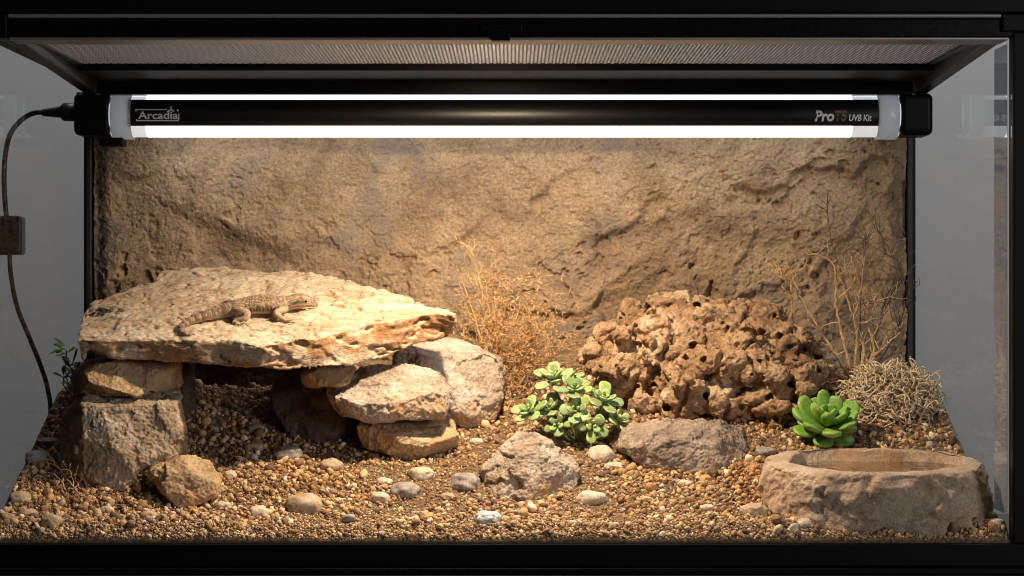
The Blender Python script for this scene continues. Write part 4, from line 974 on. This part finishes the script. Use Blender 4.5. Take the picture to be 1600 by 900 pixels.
# ================================================================== succulents
def leaf_geo(L_, Wd, Th, cup=0.15, curl=0.25, nu=14, nv=14, tipw=0.66):
    """spoon shaped thick leaf along +X, up +Z; returns V,F and rim weight"""
    V = []; rim = []
    for i in range(nu + 1):
        u = i / nu; w = Wd * (0.16 + 0.84 * math.sin(math.pi * min(u / (2 * tipw), 1)) ** 1.3) if u < tipw else Wd * math.sqrt(max(1 - ((u - tipw) / (1 - tipw)) ** 2.7, 0))
        w = max(w, 0.0001); th = Th * (0.7 + 0.3 * math.sin(math.pi * u)) * min(1, w / Wd * 1.4 + 0.1)
        cx = L_ * u; cz = curl * L_ * u * u
        for k in range(nv):
            a = 2 * math.pi * k / nv; c, s_ = math.cos(a), math.sin(a)
            yy = w / 2 * c; zz = th / 2 * s_ * (1 if s_ > 0 else 1.25) + cup * abs(c) ** 2 * w * 0.5
            V.append((cx, yy, cz + zz)); rim.append(max(abs(c) ** 8, sstep(0.88, 1.0, u)))
    F = []
    for i in range(nu):
        for k in range(nv):
            a = i * nv + k; b2 = i * nv + (k + 1) % nv; F.append((a, a + nv, b2 + nv, b2))
    return np.array(V), F, np.array(rim, dtype=float)
def rosette(specs, center, axis, cols, rnd):
    VV = []; FF = []; CC = []; off = 0
    ax = Vector(axis).normalized(); u = ax.cross(Vector((0, 1, 0.1))).normalized(); w = ax.cross(u)
    for (az, el, L_, Wd, Th, cup, curl, lift) in specs:
        v, f, rim = leaf_geo(L_, Wd, Th, cup, curl)
        rd = (u * math.cos(az) + w * math.sin(az)); x = (rd * math.cos(el) + ax * math.sin(el)).normalized(); y_ = ax.cross(rd).normalized(); z_ = x.cross(y_)
        if z_.dot(ax) < 0: z_ = -z_
        M_ = np.array([tuple(x), tuple(y_), tuple(z_)])
        W_ = v @ M_ + np.array(Vector(center) + ax * lift + rd * 0.0008); VV.append(W_); FF += [tuple(q + off for q in t) for t in f]; off += len(v)
        c0 = np.array(cols[0]) * rnd.uniform(0.7, 1.2) * np.array([rnd.uniform(0.85, 1.2), 1, rnd.uniform(0.8, 1.3)]); c = c0[None] * (1 - rim[:, None] * 0.6) + np.array(cols[1])[None] * rim[:, None] * 0.6; CC.append(c)
    V = np.concatenate(VV); me = bpy.data.meshes.new('m'); me.from_pydata(V.tolist(), [], FF); me.update()
    me.polygons.foreach_set('use_smooth', np.full(len(me.polygons), True)); setcol(me, np.concatenate(CC)); return me
M_succ = colmat('succulent_leaf', 0.45, 0.00012, 500, spec=0.4, sss=0.25, var=0.22)
M_stem = plain('green_stem', (0.16, 0.22, 0.07), 0.5)
rnd = random.Random(3)
base = P(905, 684, 0.205); base.z = g(0.205) - 0.001
SP = thing('succulent_plant', base, 'branching pale green succulent with spoon-shaped leaves beside the porous rock', 'succulent')
ros = [(864, 594, .205, 1.0, (-0.15, -0.55, 1)), (897, 611, .195, 0.95, (0.1, -0.8, 0.9)), (829, 645, .195, 0.9, (-0.6, -0.6, 0.8)), (942, 626, .195, 0.95, (0.3, -0.7, 0.9)), (899, 643, .185, 0.85, (0, -1.0, 0.5)),
       (966, 660, .190, 0.85, (0.7, -0.5, 0.8)), (858, 640, .20, 0.85, (-0.2, -0.7, 0.8)), (925, 665, .182, 0.8, (0.1, -1, 0.3)), (888, 590, .222, 0.7, (0.1, -0.4, 1)), (872, 665, .19, 0.75, (-0.3, -1, 0.5)), (948, 650, .205, 0.8, (0.2, -0.6, 0.9))]
mbs = MB()
for i, (px, py, y, k, ax) in enumerate(ros):
    c = P(px, py, y); sp_ = []; a0 = rnd.uniform(0, 3)
    for j in range(5): sp_.append((a0 + j * 2 * math.pi / 5 + rnd.uniform(-.2, .2), rnd.uniform(0.0, 0.35), 0.0225 * k * rnd.uniform(.75, 1.15), 0.0128 * k * rnd.uniform(.8, 1.1), 0.0036, 0.14, rnd.uniform(-0.05, 0.2), 0.0))
    for j in range(4): sp_.append((a0 + 0.5 + j * math.pi / 2, rnd.uniform(0.55, 0.8), 0.0135 * k * rnd.uniform(.8, 1.15), 0.0082 * k, 0.0030, 0.18, 0.1, 0.002))
    for j in range(3): sp_.append((a0 + 0.2 + j * 2.1, 1.05, 0.0068 * k, 0.0042 * k, 0.002, 0.25, 0.0, 0.0035))
    me = rosette(sp_, c, ax, ((0.27, 0.38, 0.14), (0.52, 0.62, 0.34)), rnd); part('rosette', me, M_succ, SP)
    q = Vector(ax).normalized(); mid = (base + c) / 2 + Vector((0, -0.002, -0.006)); mbs.tube(bez([base + Vector((rnd.uniform(-.004, .004), 0, 0)), mid, c - q * 0.004, c + q * 0.002], 5), 0.0016, 8)
part('stem', mbs.me(), M_stem, SP)
base = P(1290, 700, 0.212); base.z = g(0.212) - 0.001
SG = thing('succulent_rosette', base, 'bright green fleshy succulent rosette between the porous rock and dish', 'succulent')
sp_ = []
for j in range(9): sp_.append((j * 2 * math.pi / 9 + 0.2, 0.38 + rnd.uniform(-.18, .2), 0.038 * rnd.uniform(.85, 1.08), 0.0225 * rnd.uniform(.85, 1.1), 0.0075, 0.10, 0.18, 0.0))
for j in range(6): sp_.append((j * 2 * math.pi / 6 + 0.3, -0.12 + rnd.uniform(-.1, .1), 0.033 * rnd.uniform(.85, 1.05), 0.0205, 0.0070, 0.10, 0.12, -0.003))
for j in range(7): sp_.append((j * 2 * math.pi / 7 + 0.5, 0.80 + rnd.uniform(-.12, .12), 0.030 * rnd.uniform(.85, 1.15), 0.0160 * rnd.uniform(.85, 1.1), 0.0064, 0.12, 0.15, 0.003))
for j in range(6): sp_.append((j * 2 * math.pi / 6 + 0.1, 1.1, 0.021 * rnd.uniform(.8, 1.2), 0.0105, 0.0052, 0.12, 0.1, 0.005))
for j in range(4): sp_.append((j * 2 * math.pi / 4 + 0.4, 1.25, 0.010, 0.0055, 0.0032, 0.1, 0.0, 0.006))
me = rosette(sp_, P(1291, 668, 0.206), (0.05, -0.55, 1.0), ((0.20, 0.39, 0.06), (0.31, 0.50, 0.12)), rnd)
M_succ2 = colmat('fleshy_leaf', 0.42, 0.00012, 400, spec=0.4, sss=0.3, var=0.2)
part('leaf_whorl', me, M_succ2, SG)
mbs = MB(); mbs.tube([base, P(1292, 684, 0.210), P(1291, 666, 0.206)], [0.004, 0.0035, 0.003], 10); part('stem', mbs.me(), M_stem, SG)
# dark green weed at the left glass
base = P(110, 606, 0.30); base.z = g(0.30)
WG = thing('leafy_weed', base, 'small dark green weed with narrow leaves behind the left rock pile', 'weed')
M_weed = colmat('weed_leaf', 0.5, 0.0001, 600, var=0.3, sss=0.1)
mbs = MB(); ii = 0
for (px, py, nl) in ((104, 548, 8), (112, 575, 7), (128, 570, 6), (100, 590, 5), (120, 592, 6)):
    c = P(px, py, 0.262 + rnd.uniform(-.01, .01)); mbs.tube(bez([base, (base + c) / 2 + Vector((rnd.uniform(-.004, .004), 0, 0)), c], 6), 0.0007, 6)
    br = ii == 0
    sp_ = [(rnd.uniform(0, 6.28), rnd.uniform(-0.1, 0.9), 0.015 * rnd.uniform(.7, 1.2), 0.0042, 0.0008, 0.2, rnd.uniform(-0.3, 0.2), -0.004 + 0.0015 * j) for j in range(nl)]
    part('leaf_cluster', rosette(sp_, c, (-0.1, -0.5, 1), (((0.24, 0.42, 0.06), (0.34, 0.55, 0.12)) if br else ((0.09, 0.14, 0.045), (0.12, 0.18, 0.06))), rnd), M_weed, WG); ii += 1
part('stem', mbs.me(), M_stem, WG)

# ================================================================== dry shrubs, moss, roots
def shrub(mb, rnd, p, d, L_, r, depth, spread=0.5, wob=0.25, knots=1.0, keep=None, up=0.12, split=(2, 3)):
    n = 6; pts = [p.copy()]; rad = [r]; q = p.copy(); dd = d.normalized()
    for i in range(n):
        dd = (dd + Vector((rnd.gauss(0, wob), rnd.gauss(0, wob), rnd.gauss(0, wob) * 0.7 + up * 0.3))).normalized()
        q = q + dd * L_ / n
        if keep is not None and not keep(q): break
        pts.append(q.copy()); rad.append(r * (1 - 0.35 * (i + 1) / n) * (1 + (0.35 * knots if rnd.random() < 0.3 else 0)))
    if len(pts) < 3: return
    mb.tube(pts, rad, 5 if r < 0.0007 else 7)
    if depth <= 0:
        return
    for k in range(rnd.randint(*split) + 1):
        i = rnd.randint(2, len(pts) - 1) if k else len(pts) - 1
        nd = (dd + Vector((rnd.gauss(0, spread), rnd.gauss(0, spread), rnd.gauss(0, spread) * 0.8 + up))).normalized()
        shrub(mb, rnd, pts[i], nd, L_ * rnd.uniform(0.55, 0.85), max(r * 0.66, 0.00030), depth - 1, spread, wob, knots, keep, up, split)
M_dry = rockmat('golden_dry_twig', [(0.36, 0.19, 0.075), (0.50, 0.29, 0.12), (0.62, 0.39, 0.17), (0.72, 0.50, 0.26)], s1=60, s2=500, bump=0.0003, rough=0.6)
M_dry2 = rockmat('brown_dry_twig', [(0.34, 0.20, 0.095), (0.50, 0.31, 0.15), (0.62, 0.41, 0.21), (0.74, 0.55, 0.33)], s1=60, s2=500, bump=0.0003, rough=0.6)
M_darktwig = rockmat('dark_dry_twig', [(0.08, 0.05, 0.035), (0.12, 0.08, 0.055), (0.16, 0.11, 0.075), (0.22, 0.15, 0.1)], s1=60, s2=500, bump=0.0003, rough=0.7)
KP = lambda q: q.y < 0.418 and XL + 0.006 < q.x < XR - 0.004 and q.z < 0.40
rnd = random.Random(12)
base = P(790, 640, 0.315); base.z = g(0.315)
SH = thing('dry_bush', base, 'dense golden brown dry bush behind the big boulder and left succulent', 'dry bush')
def K1(q): return KP(q) and q.z < 0.25 + 0.07 and (q.z - base.z) < 0.14 and q.y > 0.27
mb = MB()
for (dx, dz, L_, dp) in ((-0.28, 1, 0.060, 3), (-0.05, 1, 0.050, 3), (0.2, 1, 0.045, 3), (0.45, 1, 0.045, 3), (0.7, 0.8, 0.045, 2), (-0.5, 0.8, 0.035, 3), (0.05, 0.9, 0.035, 3), (0.35, 0.8, 0.035, 3)):
    shrub(mb, rnd, base + Vector((dx * 0.014, rnd.uniform(-.006, .006), 0)), Vector((dx, rnd.uniform(-.15, .1), dz)), L_, 0.0011, dp, 0.5, 0.3, keep=K1)
part('branches', mb.me(), M_dry, SH)
mb = MB()
for (px, py) in ((735, 385), (745, 440), (715, 420), (775, 400), (770, 450), (730, 470)):
    c = P(px, py, 0.325); a = base.lerp(c, 0.35) + Vector((-0.006, 0, 0.005)); m_ = base.lerp(c, 0.7) + Vector((rnd.uniform(-.006, .006), 0, 0))
    pts = bez([base, a, m_, c], 7); pts = [p + Vector((rnd.gauss(0, .0007), rnd.gauss(0, .0007), 0)) for p in pts]
    mb.tube(pts, list(np.linspace(0.0013, 0.0006, len(pts))), 6)
    for k in range(9):
        i = rnd.randint(8, len(pts) - 1); shrub(mb, rnd, pts[i], Vector((rnd.gauss(0, 1), rnd.gauss(0, .5), 0.7)), 0.014, 0.0005, 1, 0.6, 0.3, split=(1, 2))
part('long_stems', mb.me(), M_dry, SH)
# short curly twiglets filling the middle
mb = MB()
for i in range(1150):
    a = rnd.gauss(0, 1); c = P(806 + rnd.gauss(0, 34), 545 + rnd.gauss(0, 52), 0.30 + rnd.uniform(-.02, .035))
    if c.z < g(c.y) or c.z > 0.27: continue
    shrub(mb, rnd, c, Vector((rnd.gauss(0, 1), rnd.gauss(0, 1), rnd.gauss(0.3, 1))), rnd.uniform(.005, .011), 0.00050, 0, 0.5, 0.75)
for i in range(140):
    px = rnd.uniform(715, 885); py = rnd.uniform(430, 620); c = P(px, py, 0.31 + rnd.uniform(-.02, .03))
    if c.z < g(c.y): continue
    shrub(mb, rnd, c, Vector((rnd.gauss(0, 1), rnd.gauss(0, .5), rnd.gauss(0.3, 1))), rnd.uniform(.008, .016), 0.00042, 1, 0.6, 0.5, split=(1, 2))
part('twiglets', mb.me(), M_dry, SH)
base = P(1335, 612, 0.335); base.z = g(0.335) - 0.002
SB = thing('dry_shrub', base, 'sparse forked dry shrub standing behind the porous rock and moss', 'dry shrub')
mb = MB(); rnd = random.Random(21)
main = [[(1335, 600), (1338, 540), (1340, 480), (1352, 400)], [(1332, 600), (1310, 560), (1280, 515), (1245, 455), (1205, 422)], [(1335, 600), (1365, 545), (1350, 495), (1362, 470)], [(1335, 600), (1315, 520), (1306, 470), (1303, 415), (1262, 392)],
        [(1330, 600), (1290, 575), (1255, 545), (1240, 510), (1236, 445)], [(1338, 600), (1350, 545), (1335, 500), (1310, 430)], [(1340, 600), (1362, 560), (1385, 540), (1405, 520)], [(1250, 460), (1243, 435), (1250, 410)], [(1232, 440), (1222, 430), (1216, 412)], [(1306, 470), (1335, 440), (1330, 400)], [(1338, 505), (1360, 500), (1368, 465)]]
for k, m_ in enumerate(main):
    yy = 0.335 + rnd.uniform(-.012, .01) if k < 7 else 0.33; pts = [P(px, py, 0.335 + (yy - 0.335) * i / len(m_)) for i, (px, py) in enumerate(m_)]
    r0 = 0.0017 if k < 7 else 0.0011
    pts = bez(pts, 8); pts = [p + Vector((rnd.gauss(0, .0006), rnd.gauss(0, .0006), rnd.gauss(0, .0003))) for p in pts]
    mb.tube(pts, [r * (1.35 if rnd.random() < 0.15 else 1) for r in np.linspace(r0, 0.0008, len(pts))], 7)
    for j in range(9 if k < 7 else 4):
        i = rnd.randint(5, len(pts) - 1); shrub(mb, rnd, pts[i], Vector((rnd.gauss(0, 1), rnd.gauss(0, .5), 0.8)), rnd.uniform(.010, .022), 0.00072, rnd.randint(0, 2), 0.5, 0.28, keep=KP, split=(0, 1))
part('branches', mb.me(), M_dry2, SB)
mb = MB()
main = [[(1345, 600), (1370, 520), (1395, 460), (1440, 400)], [(1340, 600), (1330, 480), (1300, 380), (1292, 320)], [(1345, 600), (1345, 450), (1355, 360)], [(1350, 600), (1380, 480), (1400, 420), (1372, 360)], [(1350, 600), (1400, 520), (1425, 440)]]
for k, m_ in enumerate(main):
    pts = bez([P(px, py, 0.345 + 0.02 * i) if i < 3 else P(px, py, 0.395) for i, (px, py) in enumerate(m_)], 8)
    pts = [p for p in pts if p.x < XR - 0.004]
    mb.tube(pts, list(np.linspace(0.0010, 0.0004, len(pts))), 6)
    for j in range(13):
        i = rnd.randint(8, len(pts) - 1); shrub(mb, rnd, pts[i], Vector((rnd.gauss(0, .8), rnd.gauss(0, .3), 0.8)), rnd.uniform(.012, .024), 0.00045, rnd.randint(0, 2), 0.4, 0.2, keep=KP, split=(0, 1))
part('rear_twigs', mb.me(), M_darktwig, SB)
# moss ball
rnd = random.Random(8); c0 = P(1392, 632, 0.262)
mb = MB(); A_ = Vector((0.052, 0.036, 0.0405))
for i in range(980):
    while True:
        v = Vector((rnd.uniform(-1, 1), rnd.uniform(-1, 1), rnd.uniform(-1, 1)))
        if 0.25 < v.length < 0.98: break
    v = v.normalized() * (v.length ** 0.5) * 0.97
    p = c0 + Vector((v.x * A_.x, v.y * A_.y, v.z * A_.z))
    if p.z < g(p.y) - 0.002 or p.x > XR - 0.004: continue
    d = Vector((rnd.gauss(0, 1), rnd.gauss(0, 1), rnd.gauss(0, 1))) + v * 0.15; d.normalize(); ax = Vector((rnd.gauss(0, 1), rnd.gauss(0, 1), rnd.gauss(0, 1))).normalized()
    pts = [p]; q = p.copy(); st = 0.0023; L_ = rnd.randint(7, 13)
    for k in range(L_):
        d = (Matrix.Rotation(rnd.uniform(0.25, 0.65), 3, ax) @ d + Vector((rnd.gauss(0, .16), rnd.gauss(0, .16), rnd.gauss(0, .16)))).normalized(); q = q + d * st
        if q.x > XR - 0.002: break
        pts.append(q.copy())
    if len(pts) < 4: continue
    mb.tube(pts, list(np.linspace(0.00095, 0.00055, len(pts))), 6)
    if rnd.random() < 0.6: 
        dd = (d + Vector((rnd.gauss(0, .8), rnd.gauss(0, .8), rnd.gauss(0, .8)))).normalized(); b0_ = pts[len(pts) // 2]; q2 = [b0_, b0_ + dd * 0.003, b0_ + dd * 0.006 + Vector((0, 0, rnd.uniform(-.001, .002)))]
        if q2[-1].x < XR - 0.002: mb.tube(q2, [0.0005, 0.0004, 0.0003], 5)
M_moss = rockmat('dry_tan_moss', [(0.56, 0.44, 0.27), (0.66, 0.53, 0.34), (0.74, 0.62, 0.43), (0.80, 0.70, 0.52)], s1=60, s2=500, bump=0.0002, rough=0.7)
tag(mkobj('moss_tuft', mb.me(), M_moss), 'round tuft of curly dry tan moss beside the right glass', 'moss')
# dry roots at the left block
mb = MB(); rnd = random.Random(31)
def GP(px, py, h=0.0): y = y_at(py); return P(px, py - h / sc(y), y)
for m_ in ([(78, 716), (92, 735), (108, 755), (122, 772), (140, 782)], [(92, 712), (96, 730), (112, 748), (116, 768)], [(118, 722), (116, 745), (124, 765)], [(100, 745), (98, 760), (104, 772)], [(60, 702), (78, 716), (84, 724)]):
    pts = bez([GP(px, min(py + 8, 800), 0.006) for px, py in m_], 6); pts = [p + Vector((rnd.gauss(0, .0004), rnd.gauss(0, .0004), rnd.gauss(0, .0004))) for p in pts]
    mb.tube(pts, list(np.linspace(0.0013, 0.0006, len(pts))), 6)
    for j in range(4): shrub(mb, rnd, pts[rnd.randint(3, len(pts) - 1)], Vector((rnd.gauss(0, 1), -0.3, rnd.uniform(-.3, .5))), 0.011, 0.0005, 1, 0.5, 0.3, split=(0, 1))
tag(mkobj('dry_roots', mb.me(), M_dry2), 'thin dry root tangle lying at the lower left of the tall block', 'roots')

for o in bpy.data.objects:
    if '_pos' in o: del o['_pos']
